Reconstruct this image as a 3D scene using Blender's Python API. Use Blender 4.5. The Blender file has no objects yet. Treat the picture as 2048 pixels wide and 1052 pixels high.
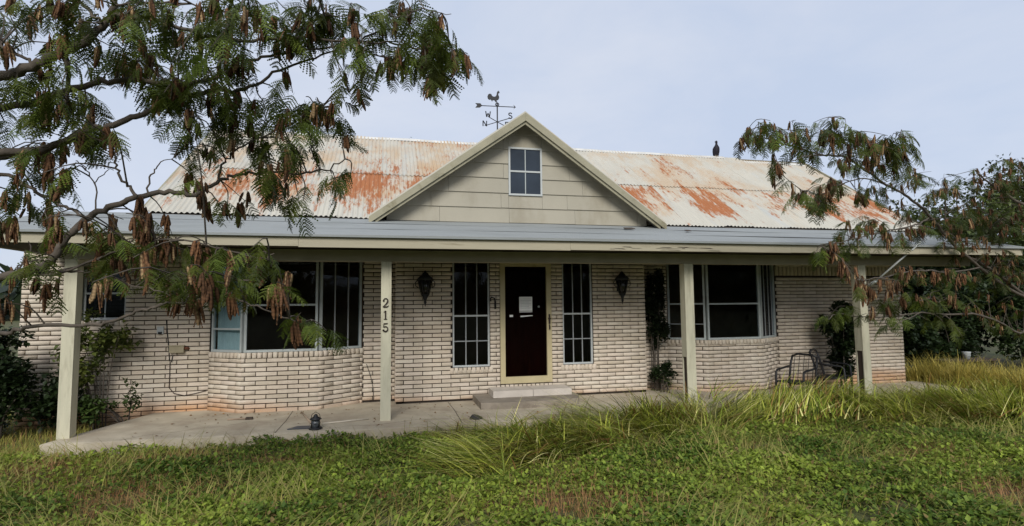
import bpy, bmesh, math, random
import numpy as np
from mathutils import Vector, Matrix
R = random.Random(7)
N = np.random.default_rng(11)
S = bpy.context.scene
COL = S.collection

# ---------------------------------------------------------------- camera, world, sun, exposure
CAM = np.array([-0.023, -7.882, 1.588]); FPX = 1100.0
FW = np.array([0.22511055, 0.97156247, 0.07342752])
RT = np.array([0.97430719, -0.22501534, -0.00967431])
UP = np.array([-0.00712312, -0.07371875, 0.99725363])
cd = bpy.data.cameras.new('camera'); cam = bpy.data.objects.new('camera', cd); COL.objects.link(cam)
cd.sensor_width = 36; cd.lens = FPX / 2048 * 36; cd.clip_end = 3000; cd.clip_start = 0.05
cam.matrix_world = Matrix(((RT[0], UP[0], -FW[0], CAM[0]), (RT[1], UP[1], -FW[1], CAM[1]), (RT[2], UP[2], -FW[2], CAM[2]), (0, 0, 0, 1)))
S.camera = cam
SUN_EL, SUN_AZ = math.radians(34), math.radians(194)      # azimuth: from +Y clockwise; 180 = behind the camera
W = bpy.data.worlds.new('World'); S.world = W; W.use_nodes = True
nt = W.node_tree; nt.nodes.clear()
out = nt.nodes.new('ShaderNodeOutputWorld'); bg = nt.nodes.new('ShaderNodeBackground')
sky = nt.nodes.new('ShaderNodeTexSky'); sky.sky_type = 'NISHITA'; sky.sun_disc = False
sky.sun_elevation = SUN_EL; sky.sun_rotation = SUN_AZ; sky.dust_density = 2.0
tc = nt.nodes.new('ShaderNodeTexCoord'); mp = nt.nodes.new('ShaderNodeMapping'); mp.inputs['Scale'].default_value = (1, 1, 2.2)
nz = nt.nodes.new('ShaderNodeTexNoise'); nz.inputs['Scale'].default_value = 1.6; nz.inputs['Detail'].default_value = 5; nz.inputs['Roughness'].default_value = .5
rp = nt.nodes.new('ShaderNodeValToRGB')
rp.color_ramp.elements[0].position = .3; rp.color_ramp.elements[0].color = (.90, .90, .90, 1)
rp.color_ramp.elements[1].position = .7; rp.color_ramp.elements[1].color = (.97, .97, .97, 1)
mx = nt.nodes.new('ShaderNodeMix'); mx.data_type = 'RGBA'
cm = nt.nodes.new('ShaderNodeMix'); cm.data_type = 'RGBA'; n4 = nt.nodes.new('ShaderNodeTexNoise'); n4.inputs['Scale'].default_value = 2.3; n4.inputs['Detail'].default_value = 7; n4.inputs['Roughness'].default_value = .58; n4.inputs['Distortion'].default_value = .4
r4 = nt.nodes.new('ShaderNodeMapRange'); r4.inputs[1].default_value = .34; r4.inputs[2].default_value = .66
cm.inputs['A'].default_value = (2.75, 3.15, 3.95, 1); cm.inputs['B'].default_value = (3.30, 3.55, 4.12, 1)      # thin and thick parts of the overcast layer (times the 0.1 strength)
nt.links.new(mp.outputs[0], n4.inputs['Vector']); nt.links.new(n4.outputs['Fac'], r4.inputs[0]); nt.links.new(r4.outputs[0], cm.inputs['Factor'])
nt.links.new(tc.outputs['Generated'], mp.inputs[0]); nt.links.new(mp.outputs[0], nz.inputs['Vector'])
nt.links.new(nz.outputs['Fac'], rp.inputs[0]); nt.links.new(rp.outputs[0], mx.inputs['Factor'])
nt.links.new(sky.outputs[0], mx.inputs['A']); nt.links.new(cm.outputs['Result'], mx.inputs['B'])
nt.links.new(mx.outputs['Result'], bg.inputs[0]); bg.inputs[1].default_value = 0.1
nt.links.new(bg.outputs[0], out.inputs[0])
sl = bpy.data.lights.new('sun', 'SUN'); sl.energy = 1.5; sl.angle = math.radians(25); sl.color = (1, .965, .91)
so = bpy.data.objects.new('sun', sl); COL.objects.link(so)
sd = Vector((math.sin(SUN_AZ) * math.cos(SUN_EL), math.cos(SUN_AZ) * math.cos(SUN_EL), math.sin(SUN_EL)))
so.rotation_euler = (-sd).to_track_quat('-Z', 'Y').to_euler(); so.location = sd * 60
S.view_settings.view_transform = 'Standard'; S.view_settings.look = 'None'; S.view_settings.gamma = 1
S.view_settings.use_curve_mapping = False
S.view_settings.exposure = 1.04

# ---------------------------------------------------------------- helpers
def pix(u, v, d):                       # a point d metres in front of the lens, for choosing where limbs grow
    return CAM + d * (FW + (u - 1024) / FPX * RT - (v - 526) / FPX * UP)
def on_y(u, v, Y):
    q = pix(u, v, 1) - CAM; return CAM + q * ((Y - CAM[1]) / q[1])
def on_z(u, v, Z):
    q = pix(u, v, 1) - CAM; return CAM + q * ((Z - CAM[2]) / q[2])
def to_px(P):
    d = np.asarray(P, float) - CAM; z = d @ FW
    return np.stack([1024 + FPX * (d @ RT) / z, 526 - FPX * (d @ UP) / z, z], -1)

def tag(o, label=None, cat=None, group=None, kind=None):
    if label: o['label'] = label
    if cat: o['category'] = cat
    if group: o['group'] = group
    if kind: o['kind'] = kind
    return o
def empty(name, loc=(0, 0, 0), rz=0, parent=None):
    o = bpy.data.objects.new(name, None); COL.objects.link(o); o.location = loc; o.rotation_euler[2] = rz
    o.empty_display_size = .1
    if parent: o.parent = parent
    return o
def link(name, me, parent=None, loc=None):
    o = bpy.data.objects.new(name, me); COL.objects.link(o)
    if parent: o.parent = parent
    if loc is not None: o.location = loc
    return o
def npmesh(name, V, F, mat, col=None, smooth=False):
    """fast mesh from arrays; F is (n,k); col = per-vertex rgb"""
    me = bpy.data.meshes.new(name); V = np.ascontiguousarray(V, np.float32); F = np.ascontiguousarray(F, np.int32)
    n, k = F.shape
    me.vertices.add(len(V)); me.vertices.foreach_set('co', V.ravel())
    me.loops.add(n * k); me.loops.foreach_set('vertex_index', F.ravel())
    me.polygons.add(n); me.polygons.foreach_set('loop_start', np.arange(0, n * k, k, dtype=np.int32))
    if smooth: me.polygons.foreach_set('use_smooth', np.ones(n, bool))
    if col is not None:
        a = me.color_attributes.new('tint', 'FLOAT_COLOR', 'POINT')
        c = np.ones((len(V), 4), np.float32); c[:, :3] = col; a.data.foreach_set('color', c.ravel())
    me.update(calc_edges=True); me.materials.append(mat)
    return me

class MB:
    """collects shapes; build() links them as one mesh object"""
    def __init__(s): s.v = []; s.f = []; s.sm = []
    def add(s, vs, fs, smooth=False):
        o = len(s.v); s.v += [tuple(map(float, q)) for q in vs]; s.f += [tuple(i + o for i in f) for f in fs]; s.sm += [smooth] * len(fs); return s
    def box(s, x0, x1, y0, y1, z0, z1):
        return s.add([(x0, y0, z0), (x1, y0, z0), (x1, y1, z0), (x0, y1, z0), (x0, y0, z1), (x1, y0, z1), (x1, y1, z1), (x0, y1, z1)],
                     [(0, 3, 2, 1), (4, 5, 6, 7), (0, 1, 5, 4), (1, 2, 6, 5), (2, 3, 7, 6), (3, 0, 4, 7)])
    def prism(s, poly, dv):
        """polygon (list of 3d points) swept by dv"""
        n = len(poly); a = [np.asarray(q, float) for q in poly]; b = [q + np.asarray(dv, float) for q in a]
        return s.add(a + b, [tuple(range(n))[::-1], tuple(range(n, 2 * n))] + [(i, (i + 1) % n, n + (i + 1) % n, n + i) for i in range(n)])
    def tube(s, path, rad, n=6, cap=True, flat=None):
        P = [np.asarray(q, float) for q in path]; m = len(P)
        if np.isscalar(rad): rad = [rad] * m
        vs = []; fs = []; ref = None
        for i in range(m):
            t = P[min(i + 1, m - 1)] - P[max(i - 1, 0)]; t = t / (np.linalg.norm(t) + 1e-9)
            if ref is None:
                ref = np.cross(t, (0, 0, 1) if abs(t[2]) < .9 else (1, 0, 0))
            ref = ref - t * (ref @ t); ref /= np.linalg.norm(ref) + 1e-9
            b = np.cross(t, ref)
            for k in range(n):
                a = 2 * math.pi * k / n
                vs.append(P[i] + rad[i] * (math.cos(a) * ref + math.sin(a) * b * (flat or 1)))
        for i in range(m - 1):
            for k in range(n): fs.append((i * n + k, i * n + (k + 1) % n, (i + 1) * n + (k + 1) % n, (i + 1) * n + k))
        if cap: fs += [tuple(range(n))[::-1], tuple(range((m - 1) * n, m * n))]
        return s.add(vs, fs, n > 4)
    def rings(s, rings, n=10):
        """rings: (cx,cy,cz,rx,ry) stacked; axis roughly z"""
        vs = []; fs = []; m = len(rings)
        for (cx, cy, cz, rx, ry) in rings:
            for k in range(n):
                a = 2 * math.pi * k / n; vs.append((cx + rx * math.cos(a), cy + ry * math.sin(a), cz))
        for i in range(m - 1):
            for k in range(n): fs.append((i * n + k, i * n + (k + 1) % n, (i + 1) * n + (k + 1) % n, (i + 1) * n + k))
        fs += [tuple(range(n))[::-1], tuple(range((m - 1) * n, m * n))]
        return s.add(vs, fs, True)
    def stroke(s, pts, w, axis_u, axis_v, org, th):
        """flat ribbon along 2d points (with per-point widths) in plane (axis_u, axis_v), given thickness th along the normal"""
        P = np.array([q[:2] for q in pts], float); n = len(P)
        ws = np.array([q[2] if len(q) > 2 else w for q in pts], float)
        t = np.gradient(P, axis=0); t /= np.linalg.norm(t, axis=1, keepdims=True) + 1e-9
        nn = np.stack([-t[:, 1], t[:, 0]], 1)
        L = P + nn * ws[:, None] / 2; Q = P - nn * ws[:, None] / 2
        U_, V_, O_ = map(lambda q: np.asarray(q, float), (axis_u, axis_v, org)); nrm = np.cross(U_, V_)
        f3 = lambda q: O_ + q[0] * U_ + q[1] * V_
        a = [f3(q) for q in L] + [f3(q) for q in Q]; b = [q + nrm * th for q in a]
        fs = []
        for i in range(n - 1):
            fs += [(i, i + 1, n + i + 1, n + i), (2 * n + i, 3 * n + i, 3 * n + i + 1, 2 * n + i + 1),
                   (i, 2 * n + i, 2 * n + i + 1, i + 1), (n + i, n + i + 1, 3 * n + i + 1, 3 * n + i)]
        fs += [(0, n, 3 * n, 2 * n), (n - 1, 3 * n - 1, 4 * n - 1, 2 * n - 1)]
        return s.add(a + b, fs)
    def mesh(s, name, mat):
        me = bpy.data.meshes.new(name); me.from_pydata(s.v, [], s.f); me.materials.append(mat)
        me.polygons.foreach_set('use_smooth', s.sm)
        bm = bmesh.new(); bm.from_mesh(me); bmesh.ops.recalc_face_normals(bm, faces=bm.faces); bm.to_mesh(me); bm.free()
        return me
    def build(s, name, mat, parent=None, loc=None): return link(name, s.mesh(name, mat), parent, loc)

# ---------------------------------------------------------------- materials
def mat(name, base, rough=.7, var=0.0, scale=6, spec=.3, bump=0.0, bscale=40, metal=0, stretch=None, dirt=None, dscale=1.2, dlo=.5, dhi=.7, coat=0, detail=6):
    """base colour varied by noise, optional dirt colour in noise patches, fine bump"""
    m = bpy.data.materials.new(name); m.use_nodes = True; t = m.node_tree; L = t.links
    b = t.nodes['Principled BSDF']; b.inputs['Roughness'].default_value = rough; b.inputs['Specular IOR Level'].default_value = spec
    b.inputs['Metallic'].default_value = metal
    geo = t.nodes.new('ShaderNodeNewGeometry'); mp = t.nodes.new('ShaderNodeMapping'); L.new(geo.outputs['Position'], mp.inputs[0])
    if stretch: mp.inputs['Scale'].default_value = stretch
    n = t.nodes.new('ShaderNodeTexNoise'); n.inputs['Scale'].default_value = scale; n.inputs['Detail'].default_value = detail; L.new(mp.outputs[0], n.inputs['Vector'])
    r = t.nodes.new('ShaderNodeValToRGB'); L.new(n.outputs['Fac'], r.inputs[0])
    c = np.array(base)
    r.color_ramp.elements[0].position = .3; r.color_ramp.elements[0].color = (*np.clip(c * (1 - var), 0, 1), 1)
    r.color_ramp.elements[1].position = .7; r.color_ramp.elements[1].color = (*np.clip(c * (1 + var), 0, 1), 1)
    colout = r.outputs[0]
    if dirt is not None:
        n2 = t.nodes.new('ShaderNodeTexNoise'); n2.inputs['Scale'].default_value = dscale; n2.inputs['Detail'].default_value = 8; n2.inputs['Roughness'].default_value = .65
        L.new(mp.outputs[0], n2.inputs['Vector'])
        mr = t.nodes.new('ShaderNodeMapRange'); mr.inputs[1].default_value = dlo; mr.inputs[2].default_value = dhi; L.new(n2.outputs['Fac'], mr.inputs[0])
        mx = t.nodes.new('ShaderNodeMix'); mx.data_type = 'RGBA'; L.new(mr.outputs[0], mx.inputs['Factor']); L.new(colout, mx.inputs['A']); mx.inputs['B'].default_value = (*dirt, 1)
        colout = mx.outputs['Result']
    L.new(colout, b.inputs['Base Color'])
    if bump:
        n3 = t.nodes.new('ShaderNodeTexNoise'); n3.inputs['Scale'].default_value = bscale; n3.inputs['Detail'].default_value = 4; L.new(mp.outputs[0], n3.inputs['Vector'])
        bp = t.nodes.new('ShaderNodeBump'); bp.inputs['Strength'].default_value = bump; bp.inputs['Distance'].default_value = .01; L.new(n3.outputs['Fac'], bp.inputs['Height']); L.new(bp.outputs[0], b.inputs['Normal'])
    m['bsdf'] = 1
    return m
def tintmat(name, rough=.6, trans=.25, var=.0, spec=.25):
    """foliage: per-vertex tint, light passes through a little"""
    m = bpy.data.materials.new(name); m.use_nodes = True; t = m.node_tree; L = t.links
    b = t.nodes['Principled BSDF']; b.inputs['Roughness'].default_value = rough; b.inputs['Specular IOR Level'].default_value = spec
    a = t.nodes.new('ShaderNodeVertexColor'); a.layer_name = 'tint'
    oi = t.nodes.new('ShaderNodeObjectInfo'); hs = t.nodes.new('ShaderNodeHueSaturation')
    mr = t.nodes.new('ShaderNodeMapRange'); mr.inputs[3].default_value = 1 - var; mr.inputs[4].default_value = 1 + var
    L.new(oi.outputs['Random'], mr.inputs[0]); L.new(mr.outputs[0], hs.inputs['Value']); L.new(a.outputs[0], hs.inputs['Color'])
    L.new(hs.outputs[0], b.inputs['Base Color'])
    if trans:
        tr = t.nodes.new('ShaderNodeBsdfTranslucent'); ms = t.nodes.new('ShaderNodeMixShader'); ms.inputs[0].default_value = trans
        L.new(hs.outputs[0], tr.inputs[0]); L.new(b.outputs[0], ms.inputs[1]); L.new(tr.outputs[0], ms.inputs[2])
        L.new(ms.outputs[0], t.nodes['Material Output'].inputs[0])
    return m
def glass(name, tint=(.9, .95, 1), rough=.03, ior=1.5):
    m = bpy.data.materials.new(name); m.use_nodes = True; t = m.node_tree; L = t.links; t.nodes.remove(t.nodes['Principled BSDF'])
    fr = t.nodes.new('ShaderNodeFresnel'); fr.inputs[0].default_value = ior
    tr = t.nodes.new('ShaderNodeBsdfTransparent'); tr.inputs[0].default_value = (*tint, 1)
    gl = t.nodes.new('ShaderNodeBsdfGlossy'); gl.inputs['Roughness'].default_value = rough; gl.inputs[0].default_value = (.8, .85, .9, 1)
    ms = t.nodes.new('ShaderNodeMixShader'); L.new(fr.outputs[0], ms.inputs[0]); L.new(tr.outputs[0], ms.inputs[1]); L.new(gl.outputs[0], ms.inputs[2])
    L.new(ms.outputs[0], t.nodes['Material Output'].inputs[0]); return m

def brick_material():
    m = bpy.data.materials.new('painted_brick'); m.use_nodes = True; t = m.node_tree; L = t.links
    b = t.nodes['Principled BSDF']; b.inputs['Roughness'].default_value = .8; b.inputs['Specular IOR Level'].default_value = .2
    geo = t.nodes.new('ShaderNodeNewGeometry'); oi = t.nodes.new('ShaderNodeObjectInfo')
    ad = t.nodes.new('ShaderNodeMath'); ad.operation = 'ADD'; L.new(geo.outputs['Random Per Island'], ad.inputs[0]); L.new(oi.outputs['Random'], ad.inputs[1])
    fr = t.nodes.new('ShaderNodeMath'); fr.operation = 'FRACT'; L.new(ad.outputs[0], fr.inputs[0])
    r = t.nodes.new('ShaderNodeValToRGB'); L.new(fr.outputs[0], r.inputs[0])
    e = r.color_ramp.elements; e[0].position = 0; e[0].color = (.47, .405, .315, 1); e[1].position = 1; e[1].color = (.62, .555, .455, 1)
    for p_, c_ in ((.3, (.565, .495, .40)), (.55, (.59, .51, .42)), (.8, (.53, .45, .35))):
        q = e.new(p_); q.color = (*c_, 1)
    # scuffs where the paint is thin
    n = t.nodes.new('ShaderNodeTexNoise'); n.inputs['Scale'].default_value = 14; n.inputs['Detail'].default_value = 8; n.inputs['Roughness'].default_value = .7
    mp = t.nodes.new('ShaderNodeMapping'); mp.inputs['Scale'].default_value = (.7, .7, 1.8); L.new(geo.outputs['Position'], mp.inputs[0]); L.new(mp.outputs[0], n.inputs['Vector'])
    mr = t.nodes.new('ShaderNodeMapRange'); mr.inputs[1].default_value = .56; mr.inputs[2].default_value = .80; L.new(n.outputs['Fac'], mr.inputs[0])
    mx = t.nodes.new('ShaderNodeMix'); mx.data_type = 'RGBA'; L.new(mr.outputs[0], mx.inputs['Factor']); L.new(r.outputs[0], mx.inputs['A']); mx.inputs['B'].default_value = (.36, .24, .17, 1)
    # rust-red splash stains low on the wall, in patches
    sp = t.nodes.new('ShaderNodeSeparateXYZ'); L.new(geo.outputs['Position'], sp.inputs[0])
    n2 = t.nodes.new('ShaderNodeTexNoise'); n2.inputs['Scale'].default_value = 1.1; n2.inputs['Detail'].default_value = 6; L.new(geo.outputs['Position'], n2.inputs['Vector'])
    zz = t.nodes.new('ShaderNodeMapRange'); zz.inputs[1].default_value = .03; zz.inputs[2].default_value = .34; zz.inputs[3].default_value = .62; zz.inputs[4].default_value = -.25; L.new(sp.outputs['Z'], zz.inputs[0])
    s1 = t.nodes.new('ShaderNodeMath'); s1.operation = 'ADD'; L.new(n2.outputs['Fac'], s1.inputs[0]); L.new(zz.outputs[0], s1.inputs[1])
    xx = t.nodes.new('ShaderNodeMapRange'); xx.inputs[1].default_value = -2.6; xx.inputs[2].default_value = -1.5; xx.inputs[3].default_value = .12; xx.inputs[4].default_value = -.16; L.new(sp.outputs['X'], xx.inputs[0])
    x2 = t.nodes.new('ShaderNodeMapRange'); x2.inputs[1].default_value = 8.2; x2.inputs[2].default_value = 9.2; x2.inputs[3].default_value = 0; x2.inputs[4].default_value = .17; L.new(sp.outputs['X'], x2.inputs[0])
    s2 = t.nodes.new('ShaderNodeMath'); s2.operation = 'ADD'; L.new(s1.outputs[0], s2.inputs[0]); L.new(xx.outputs[0], s2.inputs[1])
    s3 = t.nodes.new('ShaderNodeMath'); s3.operation = 'ADD'; L.new(s2.outputs[0], s3.inputs[0]); L.new(x2.outputs[0], s3.inputs[1])
    m3 = t.nodes.new('ShaderNodeMapRange'); m3.inputs[1].default_value = .66; m3.inputs[2].default_value = 1.3; m3.inputs[4].default_value = .75; L.new(s3.outputs[0], m3.inputs[0])
    m4 = t.nodes.new('ShaderNodeMix'); m4.data_type = 'RGBA'; L.new(m3.outputs[0], m4.inputs['Factor']); L.new(mx.outputs['Result'], m4.inputs['A']); m4.inputs['B'].default_value = (.48, .22, .075, 1)
    # broad grime and drip streaks over the paint
    n5 = t.nodes.new('ShaderNodeTexNoise'); n5.inputs['Scale'].default_value = 1.4; n5.inputs['Detail'].default_value = 7; n5.inputs['Roughness'].default_value = .7
    mp5 = t.nodes.new('ShaderNodeMapping'); mp5.inputs['Scale'].default_value = (2.2, 2.2, .7); L.new(geo.outputs['Position'], mp5.inputs[0]); L.new(mp5.outputs[0], n5.inputs['Vector'])
    r5 = t.nodes.new('ShaderNodeMapRange'); r5.inputs[1].default_value = .5; r5.inputs[2].default_value = .75; r5.inputs[4].default_value = .6; L.new(n5.outputs['Fac'], r5.inputs[0])
    m6 = t.nodes.new('ShaderNodeMix'); m6.data_type = 'RGBA'; L.new(r5.outputs[0], m6.inputs['Factor']); L.new(m4.outputs['Result'], m6.inputs['A']); m6.inputs['B'].default_value = (.36, .30, .225, 1)
    L.new(m6.outputs['Result'], b.inputs['Base Color'])
    n3 = t.nodes.new('ShaderNodeTexNoise'); n3.inputs['Scale'].default_value = 55; L.new(geo.outputs['Position'], n3.inputs['Vector'])
    bp = t.nodes.new('ShaderNodeBump'); bp.inputs['Strength'].default_value = .5; bp.inputs['Distance'].default_value = .006; L.new(n3.outputs['Fac'], bp.inputs['Height']); L.new(bp.outputs[0], b.inputs['Normal'])
    return m

def roof_material():
    """weathered white-painted corrugated iron: pale coat, orange bleed, deep rust, sheet by sheet"""
    m = bpy.data.materials.new('rusted_corrugated_iron'); m.use_nodes = True; t = m.node_tree; L = t.links
    b = t.nodes['Principled BSDF']; b.inputs['Roughness'].default_value = .65; b.inputs['Specular IOR Level'].default_value = .3
    geo = t.nodes.new('ShaderNodeNewGeometry'); sp = t.nodes.new('ShaderNodeSeparateXYZ'); L.new(geo.outputs['Position'], sp.inputs[0])
    def M(op, a, b_=None, c=None):
        q = t.nodes.new('ShaderNodeMath'); q.operation = op
        for i, w in enumerate((a, b_, c)):
            if w is None: continue
            if isinstance(w, (int, float)): q.inputs[i].default_value = w
            else: L.new(w, q.inputs[i])
        return q.outputs[0]
    def noise(scale, stretch, detail=6, rough=.6, off=(0, 0, 0)):
        mp = t.nodes.new('ShaderNodeMapping'); mp.inputs['Scale'].default_value = stretch; mp.inputs['Location'].default_value = off; L.new(geo.outputs['Position'], mp.inputs[0])
        n = t.nodes.new('ShaderNodeTexNoise'); n.inputs['Scale'].default_value = scale; n.inputs['Detail'].default_value = detail; n.inputs['Roughness'].default_value = rough
        L.new(mp.outputs[0], n.inputs['Vector']); return n.outputs['Fac']
    def rng(x, a, b_, c=0., d=1.):
        q = t.nodes.new('ShaderNodeMapRange'); q.interpolation_type = 'SMOOTHSTEP'
        for i, w in enumerate((a, b_, c, d)): q.inputs[i + 1].default_value = w
        L.new(x, q.inputs[0]); return q.outputs[0]
    def mix(f, A, B):
        q = t.nodes.new('ShaderNodeMix'); q.data_type = 'RGBA'; L.new(f, q.inputs['Factor'])
        for nm, w in (('A', A), ('B', B)):
            if isinstance(w, tuple): q.inputs[nm].default_value = (*w, 1)
            else: L.new(w, q.inputs[nm])
        return q.outputs['Result']
    X, Y = sp.outputs['X'], sp.outputs['Y']
    oi = t.nodes.new('ShaderNodeObjectInfo'); rnd = oi.outputs['Random']
    s = M('DIVIDE', M('SUBTRACT', Y, 1.5), 3.5)                    # 0 at the eave, 1 at the ridge
    grain = noise(9, (.9, .45, .45), 7, .75)
    # faint orange bleed
    bl = M('ADD', noise(1.3, (1, .6, .6), 5), M('MULTIPLY', M('SUBTRACT', rnd, .5), .16))
    bl = M('ADD', bl, M('MULTIPLY', M('SUBTRACT', grain, .5), .5))
    lo = rng(s, .05, .35, -.22, 0.)
    bleed = M('MULTIPLY', rng(M('ADD', bl, lo), .36, .68, 0, .85), rng(X, 3, 7, 1, .72))
    base = mix(noise(3.2, (1, .3, .3), 6, .7), (.36, .35, .305), (.54, .51, .43))
    base = mix(rng(noise(2.0, (2.2, .25, .25), 5, .6, (7, 1, 3)), .55, .75, 0, .6), base, (.37, .40, .405))
    c = mix(bleed, base, (.43, .30, .175))
    # deep rust
    sw = M('ADD', s, M('MULTIPLY', M('SUBTRACT', noise(2.2, (2.4, .2, .2), 3, .5, (5, 5, 5)), .5), .5))
    rp = t.nodes.new('ShaderNodeValToRGB'); L.new(sw, rp.inputs[0]); e = rp.color_ramp.elements
    e[0].position = 0; e[0].color = (0, 0, 0, 1); e[1].position = 1; e[1].color = (.26, .26, .26, 1)
    for p_, q_ in ((.04, .1), (.12, .52), (.22, .74), (.44, .68), (.48, .42)):
        q = e.new(p_); q.color = (q_, q_, q_, 1)
    band = rp.outputs[0]
    xr = rng(X, 2, 5, 1.0, .955)
    rs = M('ADD', M('MULTIPLY', noise(1.5, (1.7, .55, .55), 4, .55, (3, 9, 1)), 1.35), M('MULTIPLY', M('SUBTRACT', rnd, .5), .34))
    rs = M('ADD', rs, M('MULTIPLY', M('SUBTRACT', grain, .5), .55))
    fine = noise(17, (1.5, .22, .22), 6, .8, (1, 2, 5))
    rs = M('ADD', rs, M('MULTIPLY', M('SUBTRACT', fine, .5), 1.5))
    rust = rng(M('MULTIPLY', M('ADD', rs, M('MULTIPLY', band, .60)), xr), .98, 1.22, 0, .95)
    c = mix(rust, c, mix(fine, (.44, .155, .04), (.20, .06, .018)))
    L.new(c, b.inputs['Base Color'])
    bp = t.nodes.new('ShaderNodeBump'); bp.inputs['Strength'].default_value = .25; bp.inputs['Distance'].default_value = .004; L.new(fine, bp.inputs['Height']); L.new(bp.outputs[0], b.inputs['Normal'])
    return m

M_BRICK = brick_material(); M_ROOF = roof_material()
M_MORTAR = mat('raked_mortar', (.035, .026, .02), .95, .3, 12)
M_TRIM = mat('cream_trim_paint', (.45, .405, .31), .6, .10, 3, bump=.12, bscale=60, dirt=(.24, .19, .12), dscale=2.6, dlo=.62, dhi=.82, stretch=(1, 1, 2.5))
M_FASCIA = mat('weathered_fascia_paint', (.36, .325, .235), .65, .08, 2, bump=.2, bscale=50, stretch=(.5, 2, 5), dirt=(.17, .14, .08), dscale=3.2, dlo=.60, dhi=.80)
M_POST = mat('post_paint', (.49, .465, .345), .6, .08, 4, bump=.15, bscale=40, stretch=(5, 5, .7), dirt=(.25, .22, .15), dscale=2.2, dlo=.50, dhi=.80)
M_DARKWOOD = mat('bare_dark_wood', (.055, .04, .03), .9, .35, 10, stretch=(2, 2, .4), bump=.3)
M_BEAM = mat('beam_paint', (.27, .24, .17), .7, .12, 3, bump=.15)
M_SOFFIT = mat('brown_soffit', (.045, .035, .028), .85, .25, 4)
M_PORCHROOF = mat('grey_roll_roofing', (.255, .27, .265), .75, .14, 1.1, bump=.35, bscale=45, stretch=(.5, 1.4, 1.4), dirt=(.17, .18, .17), dscale=1.1, dlo=.52, dhi=.74)
M_DRIP = mat('dark_drip_edge', (.03, .03, .03), .6, .2, 8)
M_SIDING = mat('cream_siding', (.335, .31, .245), .7, .06, 2, bump=.15, bscale=70, stretch=(1, 1, .5), dirt=(.22, .19, .13), dscale=1.5, dlo=.52, dhi=.8)
M_RAKE = mat('weathered_rake_board', (.29, .27, .19), .75, .14, 3, bump=.25, dirt=(.17, .15, .09), dscale=3.5, dlo=.55, dhi=.72)
M_CONC = mat('porch_concrete', (.44, .385, .29), .9, .14, 3, bump=.4, bscale=30, dirt=(.27, .215, .155), dscale=1.3, dlo=.46, dhi=.74)
M_STEP = mat('stained_concrete_step', (.25, .215, .17), .92, .2, 4, bump=.5, bscale=20, dirt=(.12, .095, .07), dscale=2.5, dlo=.48, dhi=.7)
M_BLOCK = mat('pale_stone_block', (.50, .45, .39), .85, .1, 5, bump=.3)
M_ALU = mat('pale_aluminium', (.36, .39, .38), .5, .08, 6, dirt=(.25, .25, .22), dscale=4, dlo=.6, dhi=.8)
M_WHITE = mat('white_window_paint', (.42, .44, .43), .5, .06, 6, dirt=(.38, .36, .31), dscale=5, dlo=.6, dhi=.8)
M_MUNTIN = mat('grey_muntin', (.24, .25, .25), .5, .1, 6)
M_DOORFR = mat('cream_storm_door', (.44, .375, .22), .45, .08, 4, dirt=(.28, .21, .10), dscale=3, dlo=.58, dhi=.8)
M_DOORWOOD = mat('red_brown_door', (.11, .035, .022), .5, .3, 5, stretch=(4, 4, .5))
M_BLACK = mat('black_iron', (.012, .012, .013), .5, .3, 12, spec=.4)
M_BROWNIRON = mat('brown_iron', (.035, .022, .018), .6, .3, 12)
M_GLASS = glass('window_glass', (.8, .84, .85), .04, 1.22)
M_GLASS2 = glass('attic_glass', (.25, .3, .36), .12, 1.45)
M_CURTAIN = mat('pale_teal_curtain', (.50, .62, .63), .8, .1, 3, stretch=(6, 6, .4))
M_ROOM = mat('dim_room', (.24, .15, .09), .9, .3, 2)
M_PAPER = mat('paper', (.74, .74, .72), .8, .03, 9)
M_INK = mat('printed_lines', (.45, .45, .45), .8, .05, 9)
M_BOXTAN = mat('tan_box_paint', (.30, .26, .17), .6, .12, 6)
M_BARK = mat('mimosa_bark', (.085, .07, .055), .9, .3, 14, bump=.4, bscale=60)
M_BARKP = mat('pale_bark', (.30, .28, .24), .9, .35, 9, bump=.5, bscale=30, dirt=(.07, .06, .05), dscale=6, dlo=.45, dhi=.6, stretch=(1, 1, .5))
M_LEAF = tintmat('mimosa_leaf', .55, .3, .3)
M_POD = tintmat('dry_pod', .75, .12, .3)
M_BROAD = tintmat('broad_leaf', .5, .25, .2, spec=.35)
M_GRASS = tintmat('grass_blade', .6, .3)
M_BLIND = mat('dusty_blind', (.30, .24, .17), .8, .2, 3)
# ---------------------------------------------------------------- the setting: ground
def vnoise(x, y, seed=0):
    """smooth value noise, numpy"""
    xi = np.floor(x).astype(np.int64); yi = np.floor(y).astype(np.int64); fx = x - xi; fy = y - yi
    fx = fx * fx * (3 - 2 * fx); fy = fy * fy * (3 - 2 * fy)
    def h(a, b):
        n = (a * 374761393 + b * 668265263 + seed * 974711) & 0x7fffffff
        n = ((n ^ (n >> 13)) * 1274126177) & 0x7fffffff
        return ((n ^ (n >> 16)) & 0xffff) / 65535.0
    return (h(xi, yi) * (1 - fx) + h(xi + 1, yi) * fx) * (1 - fy) + (h(xi, yi + 1) * (1 - fx) + h(xi + 1, yi + 1) * fx) * fy
def slab_z(x): return -.12 * np.clip((np.asarray(x, float) - 4.5) / 6, 0, 1)
def ground_z(x, y):
    x = np.asarray(x, float); y = np.asarray(y, float)
    near = np.exp(-((x - 2) / 14) ** 2 - ((y + 2) / 8) ** 2)
    return -.14 + slab_z(x) * .8 + near * (.10 * (vnoise(x * .9, y * .9, 3) - .5) + .05 * (vnoise(x * 2.7, y * 2.7, 5) - .5))
def grid_axis(lo, hi, n, far):
    a = np.linspace(lo, hi, n); k = np.geomspace(1, far, 14)
    return np.concatenate([lo - k[::-1], a, hi + k])
gx = grid_axis(-9, 16, 90, 900); gy = grid_axis(-9, 10, 70, 900)
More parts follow.
